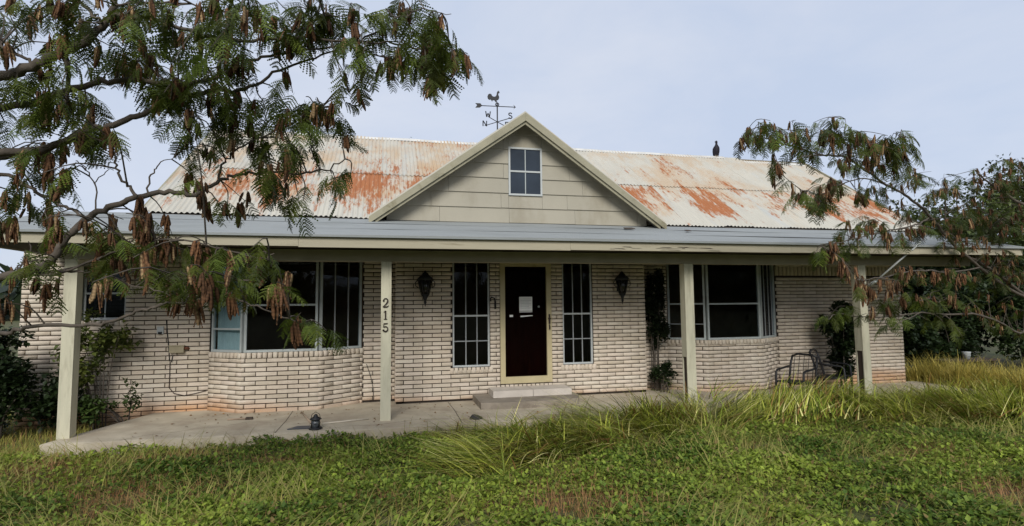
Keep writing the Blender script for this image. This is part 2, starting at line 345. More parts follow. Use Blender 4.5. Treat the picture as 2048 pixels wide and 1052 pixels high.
GX, GY = np.meshgrid(gx, gy); GZ = ground_z(GX, GY)
inside = (GX > -3.7) & (GX < 10.6) & (GY > 0) & (GY < 8.2); GZ = np.where(inside, -.4, GZ)
nx_, ny_ = len(gx), len(gy); ii = (np.arange(ny_ - 1)[:, None] * nx_ + np.arange(nx_ - 1)).ravel()
M_GROUND = mat('yard_soil', (.085, .068, .036), .95, .35, 3, bump=.5, bscale=25, dirt=(.07, .088, .026), dscale=.7, dlo=.38, dhi=.6)
g_o = link('ground', npmesh('ground', np.stack([GX, GY, GZ], -1).reshape(-1, 3), np.stack([ii, ii + 1, ii + nx_ + 1, ii + nx_], 1), M_GROUND, smooth=True))
tag(g_o, kind='structure')

# ---------------------------------------------------------------- house
house = empty('brick_house')
tag(house, 'white painted brick ranch house with rusted tin roof and front gable', 'house')
WYL, WYR, BY = 1.55, 1.50, 1.25; CEIL = 2.36
class Seg:
    def __init__(s, a, b):
        s.a = np.array(a, float); d = np.array(b, float) - s.a; s.L = np.linalg.norm(d); s.t = d / s.L; s.n = np.array([s.t[1], -s.t[0]]); s.ang = math.atan2(s.t[1], s.t[0])
    def T(s, q, o, z):
        p = s.a + s.t * q + s.n * o; return (p[0], p[1], z)
    def obox(s, mb, s0, s1, o0, o1, z0, z1):
        mb.prism([s.T(s0, o1, z0), s.T(s1, o1, z0), s.T(s1, o0, z0), s.T(s0, o0, z0)], (0, 0, z1 - z0)); return mb
BR = []        # every brick: wall index, seg, s-center, z-center, length, height, proud
WALLS = []
def wall(seg, z0, z1, openings=(), course0=.03, phase=0.0, soldiers=None, bricks=True, material=None, ext=(0, 0)):
    """mortar body with openings; registers its bricks"""
    mb = MB(); xs = sorted({0.0, seg.L, *[v for o in openings for v in o[:2]]}); zs = sorted({z0, z1, *[v for o in openings for v in o[2:4]]})
    for i in range(len(xs) - 1):
        for j in range(len(zs) - 1):
            cx, cz = (xs[i] + xs[i + 1]) / 2, (zs[j] + zs[j + 1]) / 2
            if any(o[0] < cx < o[1] and o[2] < cz < o[3] for o in openings): continue
            seg.obox(mb, xs[i], xs[i + 1], -.12, 0, zs[j], zs[j + 1])
    w = mb.build('wall', material or M_MORTAR, house); WALLS.append(w); wi = len(WALLS) - 1
    if not bricks: return w
    CH, BL = .0677, .3048; k = 0; z = course0
    while z < z1 - .02:
        if soldiers and soldiers[0] - .01 < z + CH / 2 < soldiers[1] + .01: z += CH; k += 1; continue
        s = -((phase + (k % 2) * .5) % 1) * BL
        while s < seg.L:
            a, b = max(s, 0), min(s + BL, seg.L); parts = [(a, b)]
            for o in openings:
                if o[3] > z + .012 and o[2] < z + CH - .012:
                    nw = []
                    for (p, q) in parts:
                        if o[1] <= p or o[0] >= q: nw.append((p, q))
                        else:
                            if p < o[0]: nw.append((p, o[0]))
                            if q > o[1]: nw.append((o[1], q))
                    parts = nw
            for (p, q) in parts:
                if p <= 1e-6: p = -ext[0]
                if q >= seg.L - 1e-6: q = seg.L + ext[1]
                if q - p > .035: BR.append((wi, seg, (p + q) / 2, z + CH / 2, q - p - .0115, CH - .0128, .020 + R.uniform(-.003, .003)))
            s += BL
        z += CH; k += 1
    if soldiers:
        n = int(seg.L / .088); st = seg.L / n
        for i in range(n):
            c = (i + .5) * st
            BR.append((wi, seg, c, (soldiers[0] + soldiers[1]) / 2, st - .026, soldiers[1] - soldiers[0] - .014, .024 + R.uniform(-.003, .003)))
    return w
def soldier_row(wi, seg, s0, s1, z0, z1, proud=.035):
    n = max(1, round((s1 - s0) / .074)); st = (s1 - s0) / n
    for i in range(n):
        BR.append((wi, seg, s0 + (i + .5) * st, (z0 + z1) / 2 + R.uniform(-.002, .002), st - .014, z1 - z0 - .008, proud + R.uniform(-.004, .004)))

def window(seg, s0, s1, z0, z1, o=-.05, fw=.035, hb=(), vb=(), frame=M_ALU, bar=M_MUNTIN, gl=M_GLASS, hw=.028, vw=.016, dep=.05, label=None):
    mb = MB(); seg.obox(mb, s0, s1, o - dep, o, z0, z0 + fw); seg.obox(mb, s0, s1, o - dep, o, z1 - fw, z1)
    seg.obox(mb, s0, s0 + fw, o - dep + .001, o - .001, z0 + fw, z1 - fw); seg.obox(mb, s1 - fw, s1, o - dep + .001, o - .001, z0 + fw, z1 - fw)
    w = mb.build('window', frame, house)
    if label: tag(w, label)
    cuts = [z0 + fw] + sorted(hb[:1]) + [z1 - fw]
    for i in range(len(cuts) - 1):
        p = MB(); seg.obox(p, s0 + fw, s1 - fw, o - .032 + .006 * i, o - .028 + .006 * i, cuts[i], cuts[i + 1]); p.build('pane', gl, w)
    for k, h in enumerate(hb):
        q = MB(); seg.obox(q, s0 + fw, s1 - fw, o - .026, o - .004, h - (hw if k == 0 else vw) / 2, h + (hw if k == 0 else vw) / 2)
        q.build('sash_rail' if k == 0 else 'muntin', frame if k == 0 else bar, w)
    for v in vb:
        q = MB(); seg.obox(q, v - vw / 2, v + vw / 2, o - .024, o - .010, z0 + fw, z1 - fw); q.build('muntin', bar, w)
    return w

# left wall with the wing window
sL = Seg((-5.18, WYL), (-2.654, WYL))
wall(sL, -.3, CEIL + .3, [(.76, 1.345, 1.40, 2.16)], phase=.2, course0=-.24)
window(sL, .76, 1.345, 1.40, 2.16, hb=(1.80,), vb=(1.05,), frame=M_WHITE, bar=M_ALU, gl=M_GLASS2, label='white framed window behind the corner post')
soldier_row(len(WALLS) - 1, sL, .74, 1.365, 1.31, 1.40)
# left bay
B0, B1, B2, B3 = (-2.654, WYL), (-2.103, 1.15), (-1.013, 1.15), (-.372, WYL)
for k, (a, b, hb, vb) in enumerate(((B0, B1, (1.24,), ()), (B1, B2, (1.60,), ()), (B2, B3, (), (.27, .50)))):
    sg = Seg(a, b); wall(sg, -.1, .80, phase=(.1, .35, .7)[k], course0=-.01, ext=((0, .012), (.012, .012), (.012, 0))[k]); soldier_row(len(WALLS) - 1, sg, -.01, sg.L + .01, .80, .89)
    w_ = window(sg, .02, sg.L - .02, .89, CEIL, o=.0, hb=hb, vb=vb, frame=M_ALU, label=('bay window side with a pale teal curtain behind it', None, None)[k])
    if k == 0:
        n = 40; vs = [sg.T(.05 + (sg.L - .1) * i / n, -.09 + .012 * math.sin(i * 1.7), z) for z in (.92, 2.3) for i in range(n + 1)]
        MB().add(vs, [(i, i + 1, n + 2 + i, n + 1 + i) for i in range(n)], True).build('curtain', M_CURTAIN, w_)
s1 = Seg((-.372, WYL), (.166, WYL)); wall(s1, -.1, CEIL, phase=.45)
s2 = Seg((.166, WYL), (.166, BY)); wall(s2, -.1, CEIL, phase=0)
# entry wall
sE = Seg((.166, BY), (4.515, BY)); X = lambda x: x - .166
ops = [(X(1.075), X(1.70), .545, 2.34), (X(1.875), X(2.775), .17, 2.30), (X(2.985), X(3.535), .53, 2.34)]
wall(sE, -.08, CEIL, ops, phase=.62, ext=(.024, .024)); wE = len(WALLS) - 1
for (a, b, z0, m1, m2) in ((1.075, 1.70, .545, 1.39, .97), (2.985, 3.535, .53, 1.40, .965)):
    window(sE, X(a), X(b), z0, 2.34, o=-.02, fw=.028, hb=(m1, m2), vb=(X(a + (b - a) * .36), X(a + (b - a) * .66)), frame=M_WHITE,
           label='tall narrow sidelight window left of the front door' if a < 2 else 'tall narrow sidelight window right of the front door')
    soldier_row(wE, sE, X(a - .05), X(b + .05), z0 - .10, z0 - .002, .03)
s3 = Seg((4.515, BY), (4.515, WYR)); wall(s3, -.1, CEIL, phase=.3)
s4 = Seg((4.515, WYR), (5.102, WYR)); wall(s4, -.1, CEIL, phase=.8, course0=-.04)
# right bay
C0, C1, C2, C3 = (5.102, WYR), (5.678, 1.10), (6.819, 1.10), (7.448, WYR)
for k, (a, b, hb, vb) in enumerate(((C0, C1, (1.55, 1.18), ()), (C1, C2, (1.545,), ()), (C2, C3, (), (.22, .42, .58)))):
    sg = Seg(a, b); wall(sg, -.15, .805, phase=(.5, .15, .3)[k], course0=-.04, ext=((0, .012), (.012, .012), (.012, 0))[k]); soldier_row(len(WALLS) - 1, sg, -.01, sg.L + .01, .805, .895)
    window(sg, .02, sg.L - .02, .895, CEIL, o=.0, hb=hb, vb=vb, frame=M_ALU)
s5 = Seg((7.448, WYR), (10.45, WYR)); wall(s5, -.25, CEIL, soldiers=(2.08, 2.27), course0=-.115, phase=.4, ext=(0, .01))
# sides, back (plain: brick rhythm by material), inner room
def brick_tex():
    m = bpy.data.materials.new('distant_brick'); m.use_nodes = True; t = m.node_tree; b = t.nodes['Principled BSDF']; b.inputs['Roughness'].default_value = .85
    g = t.nodes.new('ShaderNodeNewGeometry'); sp = t.nodes.new('ShaderNodeSeparateXYZ'); cb = t.nodes.new('ShaderNodeCombineXYZ'); ad = t.nodes.new('ShaderNodeMath')
    t.links.new(g.outputs['Position'], sp.inputs[0]); t.links.new(sp.outputs[0], ad.inputs[0]); t.links.new(sp.outputs[1], ad.inputs[1]); t.links.new(ad.outputs[0], cb.inputs[0]); t.links.new(sp.outputs[2], cb.inputs[1])
    k = t.nodes.new('ShaderNodeTexBrick'); k.inputs['Scale'].default_value = 1; k.inputs['Brick Width'].default_value = .3048; k.inputs['Row Height'].default_value = .0677; k.inputs['Mortar Size'].default_value = .006
    k.inputs['Color1'].default_value = (.56, .49, .41, 1); k.inputs['Color2'].default_value = (.6, .52, .44, 1); k.inputs['Mortar'].default_value = (.07, .055, .045, 1)
    t.links.new(cb.outputs[0], k.inputs['Vector']); t.links.new(k.outputs['Color'], b.inputs['Base Color']); return m
M_BTEX = brick_tex()
wall(Seg((10.45, WYR), (10.45, 8.4)), -.25, 3.0, bricks=False, material=M_BTEX)
wall(Seg((-5.18, 8.4), (-5.18, WYL)), -.25, CEIL + .3, bricks=False, material=M_BTEX)
wall(Seg((10.45, 8.4), (-5.18, 8.4)), -.25, 3.0, bricks=False, material=M_BTEX)
MB().box(-5.0, 10.3, 4.6, 4.7, -.1, CEIL + .1).box(-5.0, 10.3, 1.7, 4.6, -.1, -.02).box(-.2, .0, 1.7, 4.6, -.02, CEIL).box(4.7, 4.9, 1.7, 4.6, -.02, CEIL).build('inner_room', M_ROOM, house)

# lay the bricks: the 300 that show largest are objects, the rest one joined part
def brick_mesh():
    c, d = .5, .018; e = .008; f = .05
    vs = [(-.5, d, -.5), (.5, d, -.5), (.5, d, .5), (-.5, d, .5), (-.5, .2, -.5), (.5, .2, -.5), (.5, .2, .5), (-.5, .2, .5),
          (-.5 + e, 0, -.5 + f), (.5 - e, 0, -.5 + f), (.5 - e, 0, .5 - f), (-.5 + e, 0, .5 - f)]
    vs = [(x, y * .25, z) for x, y, z in vs]     # 2 cm chamfer depth scaled; total depth .05
    fs = [(8, 9, 10, 11), (0, 1, 9, 8), (1, 2, 10, 9), (2, 3, 11, 10), (3, 0, 8, 11), (0, 4, 5, 1), (1, 5, 6, 2), (2, 6, 7, 3), (3, 7, 4, 0)]
    return np.array(vs), fs
bv, bf = brick_mesh()
bme = bpy.data.meshes.new('brick'); bme.from_pydata(bv.tolist(), [], bf); bme.materials.append(M_BRICK)
def visible_size(b):
    _, sg, s, z, l, h, pr = b
    pts = np.array([sg.T(s - l / 2, pr, z - h / 2), sg.T(s + l / 2, pr, z - h / 2), sg.T(s + l / 2, pr, z + h / 2), sg.T(s - l / 2, pr, z + h / 2)]); q = to_px(pts)
    c = q.mean(0)
    if not (-5 < c[0] < 2053) or sg.n @ (CAM[:2] - sg.a) <= 0: return 0
    a = abs(sum(q[i, 0] * q[(i + 1) % 4, 1] - q[(i + 1) % 4, 0] * q[i, 1] for i in range(4))) / 2
    if c[0] < 165 or c[1] < 530: a = 0
    if any(abs(c[0] - u) < 16 for u in (772, 1378, 1730)): a = 0
    return a
order = sorted(range(len(BR)), key=lambda i: -visible_size(BR[i])); single = set(order[:300])
JV, JF = [], []; no = 0; fa = np.array(bf)
for i, (wi, sg, s, z, l, h, pr) in enumerate(BR):
    rot = R.gauss(0, .004)
    if i in single:
        o = link('brick', bme, WALLS[wi], sg.T(s, pr, z)); o.rotation_euler = (0, rot, sg.ang); o.scale = (l, 1, h)
    else:
        v = bv * (l, 1, h); w = np.stack([sg.a[0] + sg.t[0] * (s + v[:, 0]) + sg.n[0] * (pr - v[:, 1]), sg.a[1] + sg.t[1] * (s + v[:, 0]) + sg.n[1] * (pr - v[:, 1]), z + v[:, 2] + rot * v[:, 0]], 1)
        JV.append(w); JF.append(fa + no); no += len(w)
link('brickwork', npmesh('brickwork', np.concatenate(JV), np.concatenate(JF), M_BRICK), house)['kind'] = 'stuff'

# front door: storm door with its dark glass, the red-brown door behind
d_ = MB(); z0, z1 = .25, 2.30; a, b = X(1.875), X(2.775)
sE.obox(d_, a, a + .085, -.06, .03, z0, z1); sE.obox(d_, b - .085, b, -.06, .03, z0, z1); sE.obox(d_, a + .085, b - .085, -.058, .028, z1 - .085, z1); sE.obox(d_, a + .085, b - .085, -.058, .028, z0, z0 + .11)
door = tag(d_.build('storm_door', M_DOORFR, house), 'cream storm door with dark glass and a paper notice')
sE.obox(MB(), a + .085, b - .085, -.02, -.014, z0 + .11, z1 - .085).build('glass_panel', glass('door_glass', (.42, .38, .38), .05, 1.12), door)
dw = MB(); sE.obox(dw, a, b, -.115, -.08, z0, z1)
for (p0, p1, q0, q1) in ((.10, .40, .15, .70), (.50, .80, .15, .70), (.10, .40, .82, 1.2), (.50, .80, .82, 1.2), (.10, .40, 1.32, 1.9), (.50, .80, 1.32, 1.9)): sE.obox(dw, a + p0, a + p1, -.08, -.062, z0 + q0, z0 + q1)
dw.build('wooden_door', M_DOORWOOD, door)
h_ = MB(); sE.obox(h_, b - .055, b - .025, .03, .045, 1.235, 1.40); h_.tube([sE.T(b - .075, .06, 1.33), sE.T(b - .02, .075, 1.33)], .009); sE.obox(h_, b - .05, b - .03, .045, .06, 1.14, 1.20); sE.obox(h_, b - .05, b - .03, .031, .046, 1.14, 1.225); h_.build('handle', M_BROWNIRON, door)
pn = MB(); sE.obox(pn, X(2.215), X(2.445), -.0125, -.0115, 1.46, 1.70); pap = pn.build('notice_paper', M_PAPER, door)
for k in range(7):
    q = MB(); sE.obox(q, X(2.235), X(2.425) - (.04 if k % 3 == 2 else 0), -.0113, -.0108, 1.66 - k * .026, 1.667 - k * .026); q.build('printed_line', M_INK, pap)
q = MB(); sE.obox(q, X(2.215), X(2.445), -.0125, -.0115, 1.437, 1.45); q.build('notice_strip', M_PAPER, door)
q = MB(); q.prism([sE.T(X(2.235), -.012, 1.355), sE.T(X(2.45), -.012, 1.372), sE.T(X(2.45), -.012, 1.385), sE.T(X(2.235), -.012, 1.378)], (0, .001, 0)); q.build('sticker_strip', M_PAPER, door)
q = MB(); sE.obox(q, X(2.045), X(2.105), -.0125, -.0115, 1.36, 1.395); q.build('sticker', M_PAPER, door)
q = MB(); q.tube([sE.T(X(2.56), -.013, 1.53), sE.T(X(2.56), -.006, 1.53)], .018, 10); q.build('peephole_disc', M_ALU, door)
MB().box(1.875, 2.775, BY - .02, BY + .1, .17 + .065, .2495).build('threshold', M_DARKWOOD, house)
soldier_row(wE, sE, X(1.875), X(2.775), .15, .235, .03)
sr = [b_ for b_ in BR[-12:]]
for (wi, sg, s, z, l, h, pr) in sr:
    o = link('brick', bme, WALLS[wi], sg.T(s, pr, z)); o.rotation_euler = (0, 0, sg.ang); o.scale = (l, 1, h)

# posts, beam, soffit, fascia
def post(xc, w, dpt, ztop, zbot, gap=None, lean=0.0):
    r = empty('porch_post', (xc, 0, 0), 0, house); r.rotation_euler[1] = lean; h = w / 2
    MB().box(-h + .02, h - .02, .02, dpt - .02, zbot, ztop).build('core', M_DARKWOOD, r)
    MB().box(-h, h, 0, .019, zbot, ztop).build('board', M_POST, r)
    MB().box(-h + .001, h - .001, dpt - .019, dpt, zbot, ztop).build('board', M_POST, r)
    MB().box(-h, -h + .019, .0195, dpt - .0195, gap if gap else zbot, ztop).build('board', M_POST, r)
    MB().box(h - .019, h, .0195, dpt - .0195, zbot, ztop).build('board', M_POST, r)
    return r
HB = 2.19
post(-3.825, .140, .15, HB, -.005)
P2 = post(-.002, .140, .14, HB, -.005)
post(4.688, .155, .15, HB, -.02, gap=.72)
post(8.02, .150, .16, HB, -.09, gap=.72, lean=-.006)
tag(P2, 'porch post carrying the house number 215')
def arc(cx, cy, rx, ry, a0, a1, n, w0=None, w1=None):
    r = []
    for i in range(n + 1):
        a = math.radians(a0 + (a1 - a0) * i / n); p = [cx + rx * math.cos(a), cy + ry * math.sin(a)]
        if w0 is not None: p.append(w0 + (w1 - w0) * i / n)
        r.append(tuple(p))
    return r
M_NUM = mat('dark_brown_numeral', (.028, .018, .012), .5, .2, 20)
def numeral(strokes, z):
    mb = MB()
    for st in strokes: mb.stroke(st, .014, (1, 0, 0), (0, 0, 1), (-.008, -.0005, z), .012)
    mb.build('numeral', M_NUM, P2)
numeral([arc(0, .028, .03, .032, 175, -30, 12, .008, .022) + [(.012, -.012, .02), (-.012, -.034, .012), (-.034, -.055, .010)], [(-.036, -.055, .012), (-.01, -.058, .02), (.02, -.056, .018), (.036, -.044, .010), (.039, -.034, .004)], arc(-.025, .028, .008, .008, 0, 330, 8, .012, .012)], 1.615)
numeral([[(0, .06, .02), (0, -.055, .02)], [(-.024, .04, .004), (-.008, .05, .012), (.004, .06, .008)], [(-.022, -.057, .009), (.022, -.057, .009)]], 1.445)
numeral([[(-.02, .056, .014), (.0, .053, .018), (.03, .058, .012)], [(-.02, .058, .010), (-.026, .005, .009)], [(-.026, .005, .008)] + arc(0, -.02, .032, .034, 130, -150, 12, .012, .022), arc(-.026, -.038, .008, .008, 0, 330, 8, .012, .012)], 1.272)
MB().box(-3.93, 10.4, .0, .15, HB + .002, CEIL - .01).build('porch_beam', M_BEAM, house)
MB().box(-4.72, 10.93, -.448, 1.62, CEIL, CEIL + .02).build('porch_ceiling', M_SOFFIT, house)
xs = [-4.75, -1.1, 2.55, 6.2, 8.7, 10.95]
for k in range(5):
    dz = (0, -.012, -.004, .0, .004)[k]
    MB().box(xs[k] + .0015, xs[k + 1] - .0015, -.482, -.45, 2.345 + dz, 2.474 + dz * .5).build('fascia_board', M_FASCIA, house)
for x_ in (-4.75, 10.91): MB().box(x_, x_ + .035, -.449, 1.6, 2.345, 2.474).build('fascia_board', M_FASCIA, house)
MB().box(-4.8, 10.98, -.50, -.40, 2.4755, 2.494).build('drip_edge', M_DRIP, house)
# peeled flakes hanging from the fascia on the right
for k in range(16):
    x_ = R.choice([R.uniform(3.4, 5.2), R.uniform(5.2, 8.0), R.uniform(3, 4.4)]); l_ = R.uniform(.06, .28); z_ = R.uniform(2.352, 2.40); t_ = R.uniform(.003, .006)
    MB().prism([(x_, -.4835, z_), (x_ + l_, -.4835, z_ + R.uniform(-.01, .01)), (x_ + l_ * .8, -.4835, z_ + t_), (x_ + l_ * .2, -.4835, z_ + t_ * 1.3)], (0, -.002, 0)).build('paint_crack', M_DARKWOOD, house)

# porch roof: low grey roll roofing in three laid strips
def pz(y): return 2.497 + (y + .52) * .2515
nX = 60; RX = np.linspace(-4.8, 10.98, nX)
for k, (y0, y1) in enumerate(((-.53, .22), (.15, .92), (.85, 1.60))):
    V = []; F = []
    ny = 5
    for j in range(ny + 1):
        y = y0 + (y1 - y0) * j / ny
        for x in RX: V.append((x, y, pz(y) + .003 * k + (.001 if j == 0 else 0) + .012 * (vnoise(np.array(x * 1.1), np.array(y * 2 + 5 * k), 8) - .5)))
    n0 = len(V); V += [(x, y0 + .002, pz(y0) - .03) for x in RX]
    for j in range(ny):
        for i in range(nX - 1): F.append((j * nX + i, j * nX + i + 1, (j + 1) * nX + i + 1, (j + 1) * nX + i))
    if k == 0:
        for i in range(nX - 1): F.append((n0 + i, n0 + i + 1, i + 1, i))
    MB().add(V, F).build('roofing_strip', M_PORCHROOF, house)

# main roof of corrugated sheets
EY, EZ, RY, RZ = 1.5, 3.03, 5.0, 5.43
X0, X1 = -3.66, 11.3; NC = 21; CW = (X1 - X0) / NC
def sheet_mesh(name, width, length, tear=0):
    per, amp, sub = CW / 9, .012, 6; n = 9 * 6 + 6; rows = 3
    V = []; F = []; rr = random.Random(name)
    for j in range(rows + 1):
        for i in range(n + 1):
            x = i * per / sub; e = rr.uniform(-.006, .006) if j in (0,) else 0
            V.append((x, j * length / rows + e, amp * math.cos(2 * math.pi * i / sub) + .004 * math.sin(j * 2.1 + i * .13)))
    for j in range(rows):
        for i in range(n): F.append((j * (n + 1) + i, j * (n + 1) + i + 1, (j + 1) * (n + 1) + i + 1, (j + 1) * (n + 1) + i))
    me = bpy.data.meshes.new('roof_sheet'); me.from_pydata(V, [], F); me.materials.append(M_ROOF); me.polygons.foreach_set('use_smooth', [True] * len(F)); return me
ang = math.atan2(RZ - EZ, RY - EY); LEN = math.hypot(RZ - EZ, RY - EY)
roof = empty('main_roof', (0, 0, 0), 0, house)
X0, X1 = -3.66, 11.3; NC = 21; CW = (X1 - X0) / NC
lo_m = [sheet_mesh('a%d' % k, CW + .06, LEN * .485) for k in range(3)]; up_m = [sheet_mesh('b%d' % k, CW + .06, LEN * .545) for k in range(3)]
for c in range(NC):
    x = X0 + c * CW; drop = .075 if x > 8.75 else 0; a_ = math.atan2(RZ - drop - EZ, RY - EY)
    for row, (ms, st) in enumerate(((lo_m, 0.0), (up_m, .455))):
        jit = R.uniform(-.02, .02); d = LEN * st + jit
        o = link('roof_sheet', ms[(c + row) % 3], roof, (x, EY + d * math.cos(a_), EZ + d * math.sin(a_) + .012 + .016 * row + .0015 * (c % 2) + R.uniform(0, .001)))
        o.rotation_euler = (a_, 0, R.uniform(-.002, .002))
# back slope, ridge cap, attic ends
MB().add([(X0, RY, RZ), (X1, RY, RZ), (X1, 8.75, 2.85), (X0, 8.75, 2.85)], [(0, 1, 2, 3)]).build('back_slope', M_ROOF, roof)
MB().add([(X0 + .1, EY, EZ - .03), (X1 - .1, EY, EZ - .03), (X1 - .1, RY, RZ - .15), (X0 + .1, RY, RZ - .15)], [(0, 1, 2, 3)]).build('roof_deck', M_DARKWOOD, roof)
M_CAP = mat('ridge_cap_tin', (.55, .54, .50), .6, .15, 4, dirt=(.33, .25, .17), dscale=3, dlo=.55, dhi=.75)
for (a, b, dz) in ((X0 - .02, 2.2, 0), (2.2, 8.8, .0), (8.8, X1 + .02, -.075)):
    mb = MB(); n = 14; V = []; F = []
    for i in range(n + 1):
        x = a + (b - a) * i / n; w = .008 * math.sin(x * 3.1)
        V += [(x, RY - .13, RZ + dz - .055 + w), (x, RY - .02, RZ + dz + .032 + w), (x, RY + .02, RZ + dz + .032 + w), (x, RY + .13, RZ + dz - .055 + w)]
    for i in range(n):
        for k in range(3): F.append((4 * i + k, 4 * i + 4 + k, 4 * i + 5 + k, 4 * i + k + 1))
    mb.add(V, F).build('ridge_cap', M_CAP, roof)
for x_ in (X0 + .15, X1 - .3): MB().prism([(x_, EY, CEIL), (x_, 8.4, CEIL), (x_, 8.4, 3.0), (x_, RY, RZ - .12), (x_, EY, 2.98)], (.05, 0, 0)).build('attic_end', M_SIDING, roof)
MB().box(-5.2, -3.5, 1.6, 8.4, 2.66, 2.72).build('wing_roof', M_PORCHROOF, house)
for s_, x_ in ((-1, X0 - .012), (1, X1 + .05)):
    MB().prism([(x_, EY, EZ - .14), (x_, EY, EZ + .012), (x_, RY, RZ + .01), (x_, RY, RZ - .14)], (.03 * s_, 0, 0)).build('rake_board', M_RAKE, roof)

# front gable
gab = empty('front_gable', (0, 0, 0), 0, house)
GXc, GH, GZ0, SL, GYF, GYW = 2.32, 2.60, 4.87, .722, 1.11, 1.40
def rake_z(x, off=0): return GZ0 - off - SL * abs(x - GXc)
for s_ in (-1, 1):
    xe = GXc + s_ * GH
    MB().prism([(GXc, GYF - .01, GZ0 + .03), (xe, GYF - .01, rake_z(xe) + .03), (xe, GYF - .01, rake_z(xe) - .02), (GXc, GYF - .01, GZ0 - .02)], (0, 3.9, 0)).build('gable_roof', M_ROOF, gab)
    MB().prism([(GXc + s_ * .001, GYF - .04, GZ0 - .005), (xe, GYF - .04, rake_z(xe) - .005), (xe, GYF - .04, rake_z(xe) - .115), (GXc + s_ * .001, GYF - .04, GZ0 - .145)], (0, .029, 0)).build('rake_board', M_RAKE, gab)
    MB().prism([(GXc + s_ * .001, GYF - .005, GZ0 - .13), (xe - s_ * .1, GYF - .005, rake_z(xe - s_ * .1) - .11), (xe - s_ * .1, GYF - .005, rake_z(xe - s_ * .1) - .17), (GXc + s_ * .001, GYF - .005, GZ0 - .20)], (0, .03, 0)).build('rake_trim', M_RAKE, gab)
    MB().prism([(GXc + s_ * .001, GYF, GZ0 - .03), (xe, GYF, rake_z(xe) - .03), (xe, GYF, rake_z(xe) - .05), (GXc + s_ * .001, GYF, GZ0 - .05)], (0, .29, 0)).build('rake_soffit', M_TRIM, gab)
MB().prism([(GXc - 2.32, GYW + .02, 2.93), (GXc + 2.36, GYW + .02, 2.93), (GXc + 2.36, GYW + .02, rake_z(GXc + 2.36) - .03), (GXc, GYW + .02, GZ0 - .03), (GXc - 2.32, GYW + .02, rake_z(GXc - 2.32) - .03)], (0, .05, 0)).build('gable_backing', M_DARKWOOD, gab)
def clip(poly, a, b, c):          # keep a*x + b*z <= c
    outp = []
    for i in range(len(poly)):
        p, q = poly[i], poly[(i + 1) % len(poly)]; fp, fq = a * p[0] + b * p[1] - c, a * q[0] + b * q[1] - c
        if fp <= 0: outp.append(p)
        if (fp < 0 < fq) or (fq < 0 < fp):
            t = fp / (fp - fq); outp.append((p[0] + t * (q[0] - p[0]), p[1] + t * (q[1] - p[1])))
    return outp
wx0, wx1, wz0, wz1 = 2.075, 2.685, 3.475, 4.335
gz = 2.99; course = 0
while gz < 4.75:
    x = GXc - 2.33 - R.uniform(0, .9)
    while x < GXc + 2.37:
        xr = x + 1.21; seg_list = [(x, xr, gz, gz + .27)]
        if gz + .27 > wz0 and gz < wz1:
            seg_list = [(p, q, gz, gz + .27) for p, q in ((x, min(xr, wx0)), (max(x, wx1), xr)) if q - p > .02]
            mp_, mq_ = max(x, wx0), min(xr, wx1)
            if mq_ - mp_ > .02:
                if gz < wz0 - .01: seg_list.append((mp_, mq_, gz, wz0))
                if gz + .27 > wz1 + .01: seg_list.append((mp_, mq_, wz1, gz + .27))
        for (p, q, g0_, g1_) in seg_list:
            poly = [(max(p + .002, GXc - 2.32), g0_), (min(q - .002, GXc + 2.36), g0_), (min(q - .002, GXc + 2.36), g1_), (max(p + .002, GXc - 2.32), g1_)]
            if poly[1][0] - poly[0][0] < .03: continue
            poly = clip(poly, SL, 1, GZ0 - .04 + SL * GXc); poly = clip(poly, -SL, 1, GZ0 - .04 - SL * GXc) if len(poly) > 2 else []
            if len(poly) < 3: continue
            jz = R.uniform(-.003, .003)
            fr = lambda q_, th: (q_[0], GYW - th - .02 * (1 - (q_[1] - gz) / .27), q_[1] + jz)
            a_ = [fr(q_, .004) for q_ in poly]; n = len(a_); b_ = [(q_[0], GYW + .018, q_[1] + jz) for q_ in poly]
            MB().add(a_ + b_, [tuple(range(n)), tuple(range(n, 2 * n))[::-1]] + [(i, n + i, n + (i + 1) % n, (i + 1) % n) for i in range(n)]).build('siding_board', M_SIDING, gab)
        x = xr
    gz += .262; course += 1
sG = Seg((0, GYW), (5, GYW))
wn = MB(); fw = .03
gw = window(sG, wx0, wx1, wz0, wz1, o=.035, fw=.032, hb=((wz0 + wz1) / 2,), vb=((wx0 + wx1) / 2,), frame=M_WHITE, bar=M_ALU, gl=M_GLASS2, hw=.03, vw=.016, dep=.05, label='white framed attic window in the gable')
gw.parent = gab
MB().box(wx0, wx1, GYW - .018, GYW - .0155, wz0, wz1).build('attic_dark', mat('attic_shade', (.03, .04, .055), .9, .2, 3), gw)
# slab and step
xs = np.array([-3.93, -2.2, -.4, 2, 4.5, 6.5, 8.5, 10.9]); yf = np.array([-.27, -.37, -.46, -.5, -.5, -.48, -.42, -.35])
V = []; F = []; n = len(xs)
for j, t_ in enumerate((0, .02, .5, 1)):
    for i in range(n):
        yb = 1.62; x0_ = xs[i] + (.58 * t_ if i == 0 else 0); V.append((x0_, yf[i] + (yb - yf[i]) * t_, float(slab_z(xs[i])) - (.008 if j == 0 else 0)))
for i in range(n): V.append((xs[i], yf[i], -.4))
for t_ in (1,): V.append((xs[0] + .58, 1.62, -.4)); V.append((xs[-1], 1.62, -.4))
for j in range(3):
    for i in range(n - 1): F.append((j * n + i, j * n + i + 1, (j + 1) * n + i + 1, (j + 1) * n + i))
b0 = 4 * n
for i in range(n - 1): F.append((b0 + i, b0 + i + 1, i + 1, i))
F.append((b0, 0, n, 2 * n, 3 * n, b0 + n)); F.append((n - 1, b0 + n - 1, b0 + n + 1, 4 * n - 1, 3 * n - 1, 2 * n - 1))
slab = MB().add(V, F).build('porch_slab', M_CONC, house)
